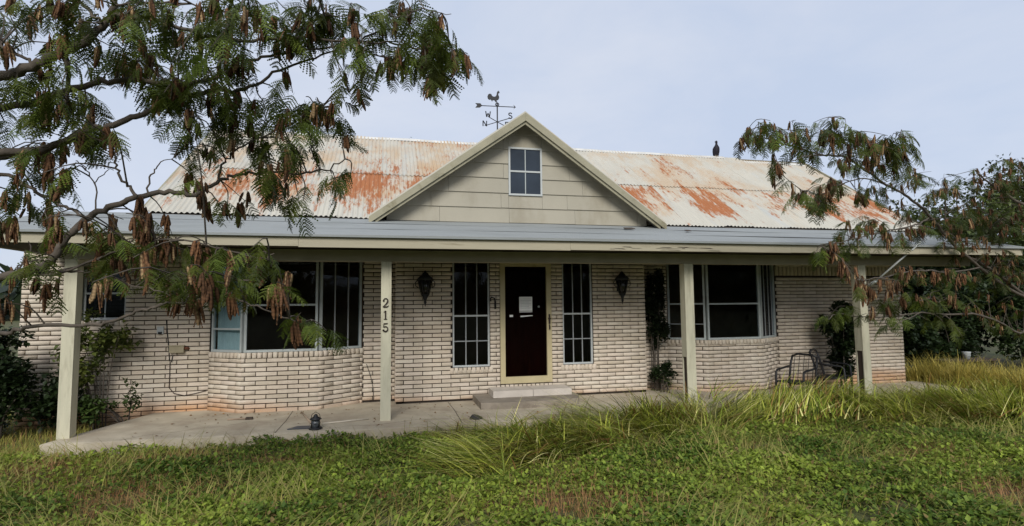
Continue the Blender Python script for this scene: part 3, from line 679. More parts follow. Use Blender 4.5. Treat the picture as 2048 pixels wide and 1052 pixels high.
st = MB(); poly = [(1.40, .42), (1.75, .36), (2.4, .34), (2.95, .42), (3.06, .70), (3.06, 1.24), (1.40, 1.24)]
st.prism([(x, y, -.02) for x, y in poly], (0, 0, .12)); st.build('door_step', M_STEP, house)
for (a, b) in ((1.66, 2.31), (2.318, 2.965)):
    mb = MB().prism([(a, .78, .101), (b, .78, .101), (b, .78, .205), (a, .78, .205)], (0, .42, 0)); mb.build('step_block', M_BLOCK, house)

# saw joints and cracks in the slab
def slab_line(pts, w=.006):
    mb = MB()
    for (x0, y0), (x1, y1) in zip(pts[:-1], pts[1:]):
        d = np.array([x1 - x0, y1 - y0]); d /= np.linalg.norm(d); n_ = np.array([-d[1], d[0]]) * w / 2; z0_, z1_ = float(slab_z(x0)) + .0012, float(slab_z(x1)) + .0012
        mb.add([(x0 + n_[0], y0 + n_[1], z0_), (x0 - n_[0], y0 - n_[1], z0_), (x1 - n_[0], y1 - n_[1], z1_), (x1 + n_[0], y1 + n_[1], z1_)], [(0, 1, 2, 3)])
    mb.build('slab_crack', M_DARKWOOD, slab)
slab_line([(-1.35, -.36), (-1.34, .4), (-1.36, 1.1)], .010); slab_line([(1.0, -.44), (1.01, .5), (.99, 1.2)], .010); slab_line([(3.4, -.46), (3.42, .4), (3.4, 1.2)], .010)
slab_line([(-3.1, -.28), (-2.9, -.05), (-2.62, .02), (-2.3, .22), (-2.1, .2), (-1.8, .5)], .005); slab_line([(-.9, -.38), (-.5, -.2), (-.1, -.24), (.4, -.05), (.9, -.1)], .006)
# ---------------------------------------------------------------- things on and around the house
# wall lanterns
def lantern(x, y, z, label):
    r = empty('wall_lantern', (x, y, z)); tag(r, label, 'lantern', 'black wall lanterns beside the front door')
    MB().box(-.035, .035, .155, .17, -.10, .16).tube([(0, .16, .10), (0, .10, .20), (0, .02, .235), (0, 0, .215)], [.010, .010, .010, .008], 8).build('bracket', M_BLACK, r)
    body = MB(); n = 6
    for (z0, r0, z1, r1) in ((-.14, .06, .10, .115),):
        for k in range(n):
            a = 2 * math.pi * k / n; p0 = (r0 * math.cos(a), r0 * math.sin(a), z0); p1 = (r1 * math.cos(a), r1 * math.sin(a), z1); body.tube([p0, p1], .009, 5)
    body.rings([(0, 0, -.145, .066, .066), (0, 0, -.13, .068, .068)], 6).rings([(0, 0, .095, .125, .125), (0, 0, .112, .128, .128)], 6)
    body.build('cage', M_BLACK, r)
    MB().rings([(0, 0, -.128, .052, .052), (0, 0, .093, .104, .104)], 6).build('pane', mat('smoked_lantern_glass', (.018, .017, .013), .25, .2, 8, spec=.5), r)
    MB().rings([(0, 0, .112, .135, .135), (0, 0, .15, .10, .10), (0, 0, .19, .055, .055), (0, 0, .205, .05, .05), (0, 0, .225, .02, .02), (0, 0, .25, .012, .012)], 10).build('cap', M_BLACK, r)
    MB().rings([(0, 0, -.145, .06, .06), (0, 0, -.19, .035, .035), (0, 0, -.235, .018, .018), (0, 0, -.26, .024, .024), (0, 0, -.285, .014, .014), (0, 0, -.33, .003, .003)], 10).build('finial', M_BLACK, r)
    for s_ in (-1, 1):
        MB().tube([(s_ * .12, 0, .10), (s_ * .155, 0, .06), (s_ * .15, 0, .0), (s_ * .11, 0, -.02)], .007, 5).build('scroll', M_BLACK, r)
lantern(.612, 1.075, 1.88, 'black wall lantern between the numbered post and the left sidelight')
lantern(4.03, 1.075, 1.885, 'black wall lantern right of the door at the entry corner')
# wrought hook beside the door
r = empty('wall_hook', (1.79, 1.23, 1.62)); tag(r, 'small dark iron hook fixed to bricks beside the front door', 'hook')
MB().tube([(.0, -.006, -.12), (0, -.006, .02)], .018, 6).build('plate', M_BLACK, r)
MB().tube([(0, -.02, .0), (-.02, -.03, .06), (-.07, -.03, .075), (-.095, -.03, .04), (-.08, -.03, .01)], .013, 6).build('curl', M_BLACK, r)

# junction box, outlet, cables on the left wall
def b3(u, v, Y): return on_y(u, v, Y)
q = b3(354, 698, 1.50); r = empty('junction_box', q); tag(r, 'tan metal junction box on the brick wall left of the bay', 'junction box')
MB().box(-.10, .10, -.03, .03, -.055, .055).build('case', M_BOXTAN, r); MB().box(-.108, .108, -.04, -.0305, .045, .06).build('lid', M_BOXTAN, r)
MB().tube([(.10, 0, .01), (.14, 0, .01), (.15, .03, .0)], .022, 8).build('conduit_elbow', mat('rusty_conduit', (.14, .055, .03), .8, .3, 20), r)
q = b3(321, 661, 1.52); r = empty('outdoor_outlet', q); tag(r, 'small white outdoor outlet cover on the left brick wall', 'outlet')
MB().box(-.045, .045, -.015, .015, -.05, .06).build('cover', M_WHITE, r); MB().rings([(0, -.02, -.055, .028, .012), (0, -.02, -.02, .028, .012)], 8).build('socket', M_BLACK, r)
cb = MB().tube([b3(u, v, 1.525) for u, v in ((333, 640), (335, 668), (338, 700), (339, 722), (343, 724), (346, 710))], .008, 6)
tag(cb.build('cable', M_BLACK), 'black cable looping below the tan junction box', 'cable')
cb = MB().tube([b3(u, v, 1.52) for u, v in ((340, 724), (339, 760), (338, 775), (348, 787), (368, 791), (390, 787), (413, 781))], .006, 6)
tag(cb.build('cable', M_BROWNIRON), 'thin brown cable sagging low across the left brick wall', 'cable')
cb = MB().tube([b3(u, v, y_) for u, v, y_ in ((733, 728, 1.52), (741, 752, 1.52), (746, 775, 1.51), (747, 800, 1.5))], .005, 5)
tag(cb.build('cable', M_BLACK), 'thin black cable hanging on bricks beside the numbered post', 'cable')

# weather vane on the gable ridge
vx, vy, vz = 2.32, 3.50, 4.90
vane = empty('weather_vane', (vx, vy, vz)); tag(vane, 'black rooster weather vane with compass letters on the gable ridge', 'weather vane')
MB().tube([(0, 0, -.03), (0, 0, 1.02)], .014, 8).build('pole', M_BLACK, vane)
MB().rings([(0, 0, -.04, .07, .07), (0, 0, .0, .05, .05), (0, 0, .03, .018, .018)], 8).build('base', M_BLACK, vane)
ar = MB().tube([(-.36, 0, .935), (.41, 0, .955)], .009, 6); ar.prism([(.41, -.004, .955), (.36, -.004, 1.005), (.385, -.004, .955), (.36, -.004, .905)], (0, .008, 0))
ar.prism([(-.33, -.004, .935), (-.37, -.004, .985), (-.48, -.004, .98), (-.44, -.004, .94), (-.48, -.004, .88), (-.38, -.004, .89)], (0, .008, 0)); ar.build('arrow', M_BLACK, vane)
ri = MB().tube([(.0 + .035 * math.cos(a), 0, .985 + .035 * math.sin(a)) for a in np.linspace(0, 2 * math.pi, 13)], .011, 6); ri.build('ring', M_BLACK, vane)
rooster = [(-.02, 1.03), (.0, 1.075), (.035, 1.09), (.055, 1.13), (.05, 1.17), (.035, 1.20), (.04, 1.235), (.07, 1.25), (.055, 1.262), (.06, 1.29), (.045, 1.275), (.035, 1.30), (.02, 1.275), (.005, 1.255), (.0, 1.21), (-.02, 1.165), (-.06, 1.15), (-.10, 1.165), (-.12, 1.205), (-.155, 1.215), (-.19, 1.19), (-.205, 1.145), (-.195, 1.10), (-.165, 1.075), (-.13, 1.085), (-.10, 1.04), (-.085, 1.075), (-.05, 1.07)]
me = MB().prism([(x - .01, -.006, z) for x, z in rooster], (0, .012, 0)); me.build('rooster', M_BLACK, vane)
MB().tube([(0, 0, 1.02), (-.02, 0, 1.06)], .010, 6).build('rooster_leg', M_BLACK, vane)
letters = {'W': [[(-.05, .06), (-.03, -.06), (0, .02), (.03, -.06), (.05, .06)]], 'N': [[(-.04, -.06), (-.04, .06), (.04, -.06), (.04, .06)]],
           'S': [arc(0, .03, .035, .03, 20, 270, 8) + arc(0, -.03, .035, .03, 90, -160, 8)[1:]], 'E': [[(.04, .06), (-.035, .06), (-.035, -.06), (.04, -.06)], [(-.035, 0), (.025, 0)]]}
for ch, (dx, dy) in {'W': (-.26, -.30), 'E': (.28, .30), 'N': (-.22, .30), 'S': (.22, -.30)}.items():
    MB().tube([(0, 0, .60), (dx, dy, .60)], .008, 6).build('compass_arm', M_BLACK, vane)
    mb = MB()
    for st_ in letters[ch]:
        for i in range(len(st_) - 1): mb.tube([(dx + st_[i][0], dy, .65 + st_[i][1]), (dx + st_[i + 1][0], dy, .65 + st_[i + 1][1])], .012, 5)
    mb.build('compass_letter', M_BLACK, vane)

# dark bird perched on the ridge, seen from behind
bird = empty('bird', (8.62, 5.0, 5.455)); tag(bird, 'large black bird perched upright on the roof ridge', 'bird')
M_FEATH = mat('black_feathers', (.012, .010, .016), .7, .4, 30)
body = [(0, .02, -.06, .018, .012), (0, .018, -.01, .04, .02), (0, .01, .05, .055, .04), (0, -.005, .12, .072, .062), (0, -.012, .20, .080, .070), (.0, -.012, .26, .074, .064), (0, -.012, .30, .050, .046), (0, -.012, .335, .030, .032), (0, -.014, .365, .026, .030), (-.002, -.016, .395, .030, .036), (-.004, -.018, .42, .026, .032), (-.004, -.018, .437, .010, .014)]
bb = MB().rings(body, 14); bb.build('body', M_FEATH, bird)
MB().tube([(-.022, -.018, .408), (-.045, -.02, .403), (-.056, -.021, .390)], [.013, .009, .003], 6).build('beak', M_BROWNIRON, bird)
for s_ in (-1, 1):
    MB().rings([(s_ * .045, .03, -.03, .010, .008), (s_ * .058, .028, .05, .024, .030), (s_ * .066, .018, .14, .028, .046), (s_ * .066, .008, .22, .026, .048), (s_ * .052, .0, .275, .014, .03)], 8).build('wing', M_FEATH, bird)
    lg = MB().tube([(s_ * .028, -.012, .06), (s_ * .03, -.02, -.0)], .009, 6)
    for a in (-.6, 0, .6): lg.tube([(s_ * .03, -.02, .0), (s_ * .03 + .03 * math.sin(a), -.05, -.004)], .006, 5)
    lg.build('leg', mat('pale_bird_leg', (.35, .3, .24), .7, .1, 10), bird)

# bits on the porch roof
for k, (u, v, w_, lab) in enumerate(((1258, 457, .20, 'dark scrap of roofing lying below the gable on the grey porch roof'), (1376, 460, .10, 'small dark scrap on the porch roof right of the gable'))):
    p = None
    for y in np.linspace(-.4, 1.5, 400):
        c = on_y(u, v, y)
        if c[2] >= pz(y) - .002: p = (c[0], y); 
    x_, y_ = p if p else (on_y(u, v, .9)[0], .9)
    y_ = .75 if k == 0 else .6; x_ = on_y(u, v, y_)[0]
    tag(MB().prism([(x_ - w_ / 2, y_ - .05, pz(y_ - .05) + .024), (x_ + w_ / 2, y_ - .03, pz(y_ - .03) + .026), (x_ + w_ * .4, y_ + .06, pz(y_ + .06) + .03), (x_ - w_ * .4, y_ + .05, pz(y_ + .05) + .028)], (0, 0, .012)).build('roofing_scrap', M_DARKWOOD), lab, 'scrap')

# small black lantern on the slab, a flat slate beside it, wooden sticks
fl = lambda u, v: on_z(u, v, 0.0)
q = fl(631, 858); r = empty('porch_lantern', (q[0], q[1], 0.002)); tag(r, 'small black metal lantern standing near the front slab edge', 'lantern')
MB().rings([(0, 0, 0, .085, .085), (0, 0, .014, .085, .085), (0, 0, .022, .07, .07)], 12).build('base', M_BLACK, r)
cg = MB()
for k in range(4):
    a = math.pi / 4 + k * math.pi / 2; cg.tube([(.066 * math.cos(a), .066 * math.sin(a), .02), (.058 * math.cos(a), .058 * math.sin(a), .125)], .007, 5)
cg.rings([(0, 0, .07, .065, .065), (0, 0, .075, .065, .065)], 4); cg.build('cage', M_BLACK, r)
MB().rings([(0, 0, .022, .05, .05), (0, 0, .12, .046, .046)], 8).build('glass_chimney', mat('sooty_glass', (.10, .11, .12), .2, .5, 20, spec=.6), r)
MB().rings([(0, 0, .122, .075, .075), (0, 0, .132, .072, .072), (0, 0, .155, .03, .03), (0, 0, .175, .024, .024), (0, 0, .19, .006, .006)], 12).build('cap', M_BLACK, r)
MB().tube([(-.06, 0, .125), (-.045, 0, .185), (0, 0, .215), (.045, 0, .185), (.06, 0, .125)], .004, 5).build('bail', M_BLACK, r)
q = fl(602, 857); M_SLATE = mat('dark_slate', (.07, .075, .085), .5, .25, 6)
tag(MB().prism([(q[0] - .16, q[1] - .05, .003), (q[0] + .13, q[1] - .06, .003), (q[0] + .15, q[1] + .08, .003), (q[0] - .06, q[1] + .10, .003)], (0, 0, .012)).build('slate_tile', M_SLATE), 'flat dark slate tile lying left of the small black lantern', 'tile')
M_STICK = mat('weathered_stick', (.33, .25, .18), .85, .2, 12)
a_, b_ = fl(603, 826), fl(622, 848)
tag(MB().tube([a_ + (0, 0, .014), (a_ + b_) / 2 + (0, 0, .016), b_ + (0, 0, .013)], [.012, .013, .012], 6).build('wooden_stick', M_STICK), 'pale wooden stick lying behind the small black lantern', 'stick')
a_, b_ = fl(645, 849), fl(737, 839)
tag(MB().tube([a_ + (0, 0, .012), (a_ + b_) / 2 + (0, 0, .011), b_ + (0, 0, .012)], .011, 6).build('thin_pipe', mat('pale_pipe', (.50, .45, .36), .6, .1, 10)), 'thin pale pipe lying on the slab beside the numbered post', 'pipe')
q0, q1 = fl(455, 841), fl(505, 839); r = empty('paint_brush', (q0 + q1) / 2 + np.array([0, 0, .002])); dv = (q1 - q0) / 2
tag(r, 'old dark brush lying on the slab below the bay window', 'brush')
MB().tube([(-dv[0], -dv[1], .012), (dv[0] * .45, dv[1] * .45, .014)], [.012, .009], 6).build('handle', M_STICK, r)
MB().box(dv[0] * .45, dv[0] * 1.0, -.03, .03, .0, .03).build('bristles', M_DARKWOOD, r)
q = on_z(951, 852, -.1); r = MB().rings([(q[0], q[1], -.13, .12, .10), (q[0], q[1], -.05, .13, .11), (q[0] + .01, q[1], .02, .085, .08), (q[0] - .02, q[1], .055, .03, .03)], 9)
tag(r.build('dark_rock', mat('dark_rock', (.03, .028, .026), .9, .4, 12, bump=.6)), 'dark lump of rock half hidden in grass below the door step', 'rock')

# leaning white pole across the right-hand post
a_, b_ = on_y(1743, 570, -.06), on_y(1840, 485, -.56)
fp = empty('flag_pole', a_); tag(fp, 'bare white flag pole slanting up from the rightmost porch post', 'pole')
dv = b_ - a_
MB().tube([(0, 0, 0), dv], .016, 8).build('shaft', M_WHITE, fp); MB().rings([(dv[0], dv[1], dv[2] - .01, .014, .014), (dv[0], dv[1], dv[2] + .02, .022, .022), (dv[0], dv[1], dv[2] + .04, .008, .008)], 8).build('knob', M_WHITE, fp)
MB().tube([dv * -.02 + (0, .055, 0), dv * .10], .024, 8).build('bracket', M_ALU, fp)

# two black iron patio chairs
def chair(loc, rz, label, rock=False):
    r = empty('patio_chair', loc, rz); r.scale = (.86, .86, .86); tag(r, label, 'chair', 'black iron patio chairs on the porch')
    t = .022; w = .29
    for s_ in (-1, 1):
        x = s_ * w
        MB().tube([(x, -.30, 0), (x, -.29, .30), (x, -.27, .56), (x, -.22, .60), (x, .05, .62), (x, .24, .64)], t, 6).build('arm_frame', M_BLACK, r)
        MB().tube([(x * .95, .30, 0), (x * .95, .22, .36), (x * .95, .30, .70), (x * .9, .36, .86)], t, 6).build('back_leg', M_BLACK, r)
        MB().tube([(x, -.29, .36), (x, .22, .34)], t * .8, 6).build('side_rail', M_BLACK, r)
    V = []; F = []; n = 7
    for j in range(n + 1):
        for i in range(n + 1): V.append((-w * .93 + 2 * w * .93 * i / n, -.28 + .5 * j / n, .36 - .05 * math.sin(math.pi * i / n) * math.sin(math.pi * j / n)))
    for j in range(n):
        for i in range(n): F.append((j * (n + 1) + i, j * (n + 1) + i + 1, (j + 1) * (n + 1) + i + 1, (j + 1) * (n + 1) + i))
    MB().add(V, F, True).add([(x, y, z - .012) for x, y, z in V], F, True).build('seat', M_BLACK, r)
    MB().tube([(-w * .9, .36, .86), (-w * .5, .365, .90), (w * .5, .365, .90), (w * .9, .36, .86)], t, 6).build('top_rail', M_BLACK, r)
    for k in range(5):
        x = -w * .7 + 1.4 * w * k / 4; MB().tube([(x, .23, .36), (x, .30, .66), (x, .362, .885)], .006, 5).build('back_slat', M_BLACK, r)
chair((7.25, .78, float(slab_z(7.3)) - .12), math.radians(-68), 'black iron patio chair nearer the right bay window')
chair((7.95, .70, float(slab_z(7.9)) - .03), math.radians(35), 'black iron patio chair beside the dark shrub at the rightmost post')
# ---------------------------------------------------------------- vegetation
def basis(d, up=(0, 0, 1)):
    x = np.asarray(d, float); x = x / np.linalg.norm(x); y = np.cross(up, x); ny = np.linalg.norm(y)
    y = y / ny if ny > 1e-4 else np.array([0, 1., 0]); z = np.cross(x, y); return np.stack([x, y, z], 1)
def smooth_path(pts, n=4):
    P = np.array(pts, float); m = len(P); outp = []
    for i in range(m - 1):
        p0, p1, p2, p3 = P[max(i - 1, 0)], P[i], P[i + 1], P[min(i + 2, m - 1)]
        for k in range(n):
            t = k / n; outp.append(.5 * ((2 * p1) + (-p0 + p2) * t + (2 * p0 - 5 * p1 + 4 * p2 - p3) * t * t + (-p0 + 3 * p1 - 3 * p2 + p3) * t ** 3))
    outp.append(P[-1]); return np.array(outp)

# feathery twice-pinnate leaf (several variants) and seed-pod clusters
def feather_leaf(seed, L=.165):
    rr = np.random.default_rng(seed); V = []; F = []; C = []
    n = int(rr.integers(7, 11)); xs = np.linspace(.18, 1, n); L = L * rr.uniform(.8, 1.2); droop = rr.uniform(.25, .6)
    hue = np.array([.064, .094, .015]) * rr.uniform(.6, 1.35) + np.array([.022, .014, 0]) * rr.uniform(0, 1)
    def quad(c, a, b, col):
        i = len(V); V.extend([c - a, c - b, c + a, c + b]); F.append((i, i + 1, i + 2, i + 3)); C.extend([col] * 4)
    prev = np.zeros(3)
    for k in range(n):
        t = xs[k]; c = np.array([L * t * (1 - .12 * t), 0, -L * droop * t * t])
        ax = (c - prev); al = np.linalg.norm(ax); ax = ax / al
        quad((c + prev) / 2, ax * al / 2, np.array([0, .0012, 0]), hue * 1.2); prev = c
        pl = L * .42 * math.sin(math.pi * (.18 + .72 * t)) ** .7 * rr.uniform(.85, 1.1)
        for s_ in (-1, 1):
            a = math.radians(rr.uniform(48, 66)); d = np.array([math.cos(a), s_ * math.sin(a), -.25 - rr.uniform(0, .3)]); d /= np.linalg.norm(d)
            cr = np.cross(d, (0, 0, 1)); cr /= np.linalg.norm(cr); cr = cr * .92 + np.array([0, 0, 1]) * rr.uniform(-.4, .4)
            m = 7
            for j in range(m):
                tj = (j + .7) / m; p = c + d * pl * tj + np.array([0, 0, -.25 * pl * tj * tj])
                w = .0098 * (1 - .5 * tj ** 2.5) * rr.uniform(.75, 1.15); col = hue * rr.uniform(.82, 1.2)
                quad(p, d * pl / m * .62, cr * w, col)
    return np.array(V), np.array(F), np.array(C)
LEAVES = [feather_leaf(k) for k in range(12)]
LEAF_ME = [npmesh('leaf', V, F, M_LEAF, C) for V, F, C in LEAVES]
def pod_cluster(seed):
    rr = np.random.default_rng(seed); V = []; F = []; C = []
    for k in range(rr.integers(3, 8)):
        L = rr.uniform(.07, .135); w = rr.uniform(.0085, .0125); az = rr.uniform(0, 6.28); sp_ = rr.uniform(.05, .38)
        ax = np.array([math.cos(az) * sp_, math.sin(az) * sp_, -1]); ax /= np.linalg.norm(ax)
        fa = rr.uniform(0, 6.28); cr = np.array([math.cos(fa), math.sin(fa), 0]); cr -= ax * (cr @ ax); cr /= np.linalg.norm(cr); nr = np.cross(ax, cr)
        col = np.array([.14, .068, .03]) * rr.uniform(.55, 1.15) if rr.random() < .72 else np.array([.30, .20, .10]) * rr.uniform(.7, 1.1)
        st = np.array([rr.uniform(-.015, .015), rr.uniform(-.015, .015), -rr.uniform(.0, .03)]); m = 11; i0 = len(V); cv = rr.uniform(-.15, .15)
        for j in range(m + 1):
            t = j / m; ww = w * min(1, (4.5 * min(t + .03, 1 - t + .03)) ** .6); th = .0035 if j % 2 else .0012
            c = st + ax * L * t + cr * cv * L * t * (1 - t); cc = col * (1.25 if j % 2 else .72)
            V.extend([c - cr * ww, c + nr * th, c + cr * ww, c - nr * th]); C.extend([cc * .9, cc, cc * .9, cc])
        for j in range(m):
            for q in range(4): F.append((i0 + 4 * j + q, i0 + 4 * j + (q + 1) % 4, i0 + 4 * j + 4 + (q + 1) % 4, i0 + 4 * j + 4 + q))
        i0 = len(V); V.extend([np.zeros(3), np.array([.001, 0, 0]), st + [.001, 0, 0], st]); F.append((i0, i0 + 1, i0 + 2, i0 + 3)); C.extend([col] * 4)
    return np.array(V), np.array(F), np.array(C)
PODS = [pod_cluster(50 + k) for k in range(8)]
POD_ME = [npmesh('pod_cluster', V, F, M_POD, C) for V, F, C in PODS]
print('leaf tris', len(LEAVES[0][1]) * 2, 'pod tris', len(PODS[0][1]) * 2)

def feather_tree(label, base, trunk, limbs, blobs, group, depth_spread, lscale, bark=M_BARK, leaf_scale=1.0, seed=1, dens=1.0, pdens=1.0, limb_bark=None, trunk_r=(.13, .055)):
    """trunk and traced limbs in 3-D; leaf sprays and pod clusters grow from the nearest limb"""
    rr = np.random.default_rng(seed); root = empty('feathery_tree', base); tag(root, label, 'tree', group); B = np.asarray(base, float)
    tp = smooth_path(trunk, 4) - B; MB().tube(tp, list(np.linspace(trunk_r[0], trunk_r[1], len(tp))), 10).build('trunk', bark, root)
    allp = []
    for pts, r0, r1 in limbs:
        P = smooth_path(pts, 5); P = P + rr.normal(0, .006, P.shape); P[0] = pts[0]
        MB().tube(P - B, list(np.linspace(r0, r1, len(P))), 7).build('limb', limb_bark or bark, root); allp.append(P)
    AP = np.concatenate(allp); APX = to_px(AP)
    tw = MB(); lv = []; pods = []
    for (u, v, ru, rv, nl, npd) in blobs:
        nl = nl * dens; npd = npd * pdens
        # depth from the nearest limb on the picture
        k0 = int(np.argmin((APX[:, 0] - u) ** 2 + (APX[:, 1] - v) ** 2)); d0 = APX[k0, 2]
        ntw = max(1, int(math.ceil((nl + npd) / 4)))
        for _ in range(ntw):
            a = rr.uniform(0, 6.28); q = math.sqrt(rr.uniform(0, 1)); d = d0 + rr.normal(0, depth_spread)
            tip = pix(u + ru * q * math.cos(a), v + rv * q * math.sin(a), max(d, 1.9))
            k = int(np.argmin(((AP - tip) ** 2).sum(1) + .3 * np.maximum(0, AP[:, 2] - tip[2] - .2))); o = AP[k]
            mid = (o + tip) / 2 + np.array([0, 0, .12 * np.linalg.norm(tip - o)]) + rr.normal(0, .02, 3)
            path = smooth_path([o, mid, tip], 3); tw.tube(path - B, list(np.linspace(.0052, .0022, len(path))), 4)
            dirn = tip - mid; dirn[2] -= .05; dirn /= np.linalg.norm(dirn) + 1e-6
            share_l = nl / ntw; share_p = npd / ntw
            nlk = int(share_l) + (rr.random() < share_l % 1); npk = int(share_p) + (rr.random() < share_p % 1)
            for j in range(nlk):
                t = rr.uniform(.45, 1); p = path[min(len(path) - 1, int(t * len(path)))] + rr.normal(0, .012, 3)
                az = rr.uniform(0, 6.28); dd = dirn * .5 + np.array([math.cos(az), math.sin(az), rr.uniform(-.75, .15)]); lv.append((p, dd, rr.uniform(.75, 1.25) * leaf_scale * lscale * (.85 if v > 470 else 1), rr.integers(0, 12)))
            for j in range(npk):
                t = rr.uniform(.4, 1); p = path[min(len(path) - 1, int(t * len(path)))] + rr.normal(0, .02, 3); pods.append((p, rr.uniform(0, 6.28), rr.uniform(.8, 1.2) * lscale, rr.integers(0, 8)))
    tw.build('twigs', limb_bark or bark, root)['kind'] = 'stuff'
    def far(item): return -item[2] / (to_px(item[0])[2])
    for nm, items, MES, GEO, mt in (('leaf', lv, LEAF_ME, LEAVES, M_LEAF), ('pod_cluster', pods, POD_ME, PODS, M_POD)):
        vis = [it for it in items]; vis.sort(key=lambda it: -it[-2] / to_px(it[0])[2] if -30 < to_px(it[0])[0] < 2080 and -30 < to_px(it[0])[1] < 1080 else 0)
        JV, JF, JC = [], [], []; no = 0
        for i, it in enumerate(vis):
            Bm = basis(it[1], (rr.normal(0, .35), rr.normal(0, .35), 1)) if nm == 'leaf' else np.array(Matrix.Rotation(it[1], 3, 'Z'))
            if i < 300:
                o = link(nm, MES[it[3]], root); m = Matrix(Bm.tolist()).to_4x4() @ Matrix.Scale(it[2], 4); m.translation = Vector(it[0] - B); o.matrix_local = m
            else:
                V, F, C = GEO[it[3]]; JV.append((V * it[2]) @ Bm.T + it[0] - B); JF.append(F + no); JC.append(C * rr.uniform(.75, 1.25)); no += len(V)
        if JV: link('crown' if nm == 'leaf' else 'pods', npmesh(nm + 's', np.concatenate(JV), np.concatenate(JF), mt, np.concatenate(JC)), root)['kind'] = 'stuff'
    print(label, len(lv), len(pods)); return root
def px3(pts, d0, d1=None):
    n = len(pts); return [pix(u, v, d0 + ((d1 if d1 is not None else d0) - d0) * i / max(1, n - 1)) for i, (u, v) in enumerate(pts)]

# --- left tree: trunk stands just outside the picture
gb = pix(-470, 700, 3.5); tb = np.array([gb[0], gb[1], float(ground_z(gb[0], gb[1])) - .03])
fork = pix(-330, 480, 3.4); fork2 = pix(-260, 250, 3.3)
limbsL = [
 ([fork2] + px3([(-230, 120), (-180, 20), (-200, -80)], 3.3, 3.3), .05, .008), ([fork2] + px3([(-330, 150), (-380, 60)], 3.4, 3.5), .035, .008),
 ([fork2] + px3([(-120, 190), (0, 152), (75, 128), (120, 105), (165, 88), (200, 55), (225, 20), (240, -30), (280, -120)], 3.15, 3.1), .034, .012),
 (px3([(222, 28), (300, 38), (370, 58), (440, 80), (520, 80), (600, 75), (700, 82), (760, 86), (830, 95), (905, 88)], 3.1, 3.5), .013, .004),
 ([fork] + px3([(-120, 260), (60, 205), (165, 172), (230, 160), (340, 165), (420, 158), (480, 130), (560, 105), (640, 97), (720, 84)], 3.3, 3.4), .024, .004),
 ([fork] + px3([(-100, 330), (80, 300), (180, 262), (240, 245), (300, 225), (380, 190), (440, 183), (500, 175), (560, 140), (630, 115), (705, 88)], 3.2, 3.5), .026, .004),
 ([fork] + px3([(-150, 575), (0, 552), (79, 535), (113, 508), (137, 473), (171, 439), (219, 415), (274, 396), (342, 383), (376, 390), (411, 378), (440, 360), (475, 350), (520, 345), (600, 346), (650, 340), (690, 318)], 3.1, 3.5), .027, .004),
 ([fork] + px3([(-140, 400), (0, 350), (55, 374), (103, 398), (144, 419), (171, 437)], 3.3, 3.2), .014, .007),
 ([fork] + px3([(-150, 660), (0, 668), (51, 655), (160, 650), (222, 644), (274, 624), (322, 610), (376, 602), (430, 572), (500, 560)], 3.1, 3.0), .014, .004),
 (px3([(60, 545), (113, 545), (180, 545), (230, 558), (280, 574), (340, 588)], 3.2, 3.1), .009, .003),
 (px3([(34, 545), (120, 545), (250, 500), (350, 480), (450, 500), (540, 520)], 3.2, 3.0), .008, .003),
 (px3([(430, 572), (480, 600), (540, 622), (600, 648)], 3.0, 2.95), .006, .003),
 (px3([(188, 432), (191, 371), (168, 335), (150, 318)], 3.25, 3.3), .005, .002), (px3([(191, 371), (210, 345), (228, 338)], 3.3, 3.35), .0035, .0015),
 (px3([(298, 391), (303, 350), (318, 330), (345, 315)], 3.3, 3.4), .006, .002), (px3([(271, 396), (262, 378), (240, 355), (230, 325), (225, 290)], 3.2, 3.2), .010, .005),
 (px3([(440, 360), (445, 330), (470, 300), (520, 275), (580, 250), (640, 215)], 3.4, 3.5), .008, .003),
 (px3([(0, 90), (35, 110), (70, 128)], 3.2, 3.15), .010, .008), (px3([(140, -10), (175, 20), (205, 45)], 3.1, 3.1), .010, .008),
 (px3([(130, 105), (135, 150), (138, 190), (120, 240)], 3.15, 3.2), .016, .006), ([fork] + px3([(-60, 345), (0, 316), (50, 302), (120, 285)], 3.35, 3.3), .030, .010),
 (px3([(720, 84), (790, 40), (850, 20), (900, 30)], 3.4, 3.5), .006, .002), (px3([(560, 105), (600, 60), (660, 30), (720, 40)], 3.4, 3.4), .006, .002),
 (px3([(230, 10), (320, 5), (420, 15), (500, 30)], 3.0, 3.1), .007, .003), (px3([(700, 90), (760, 110), (840, 130), (925, 120)], 3.45, 3.5), .006, .002),
]
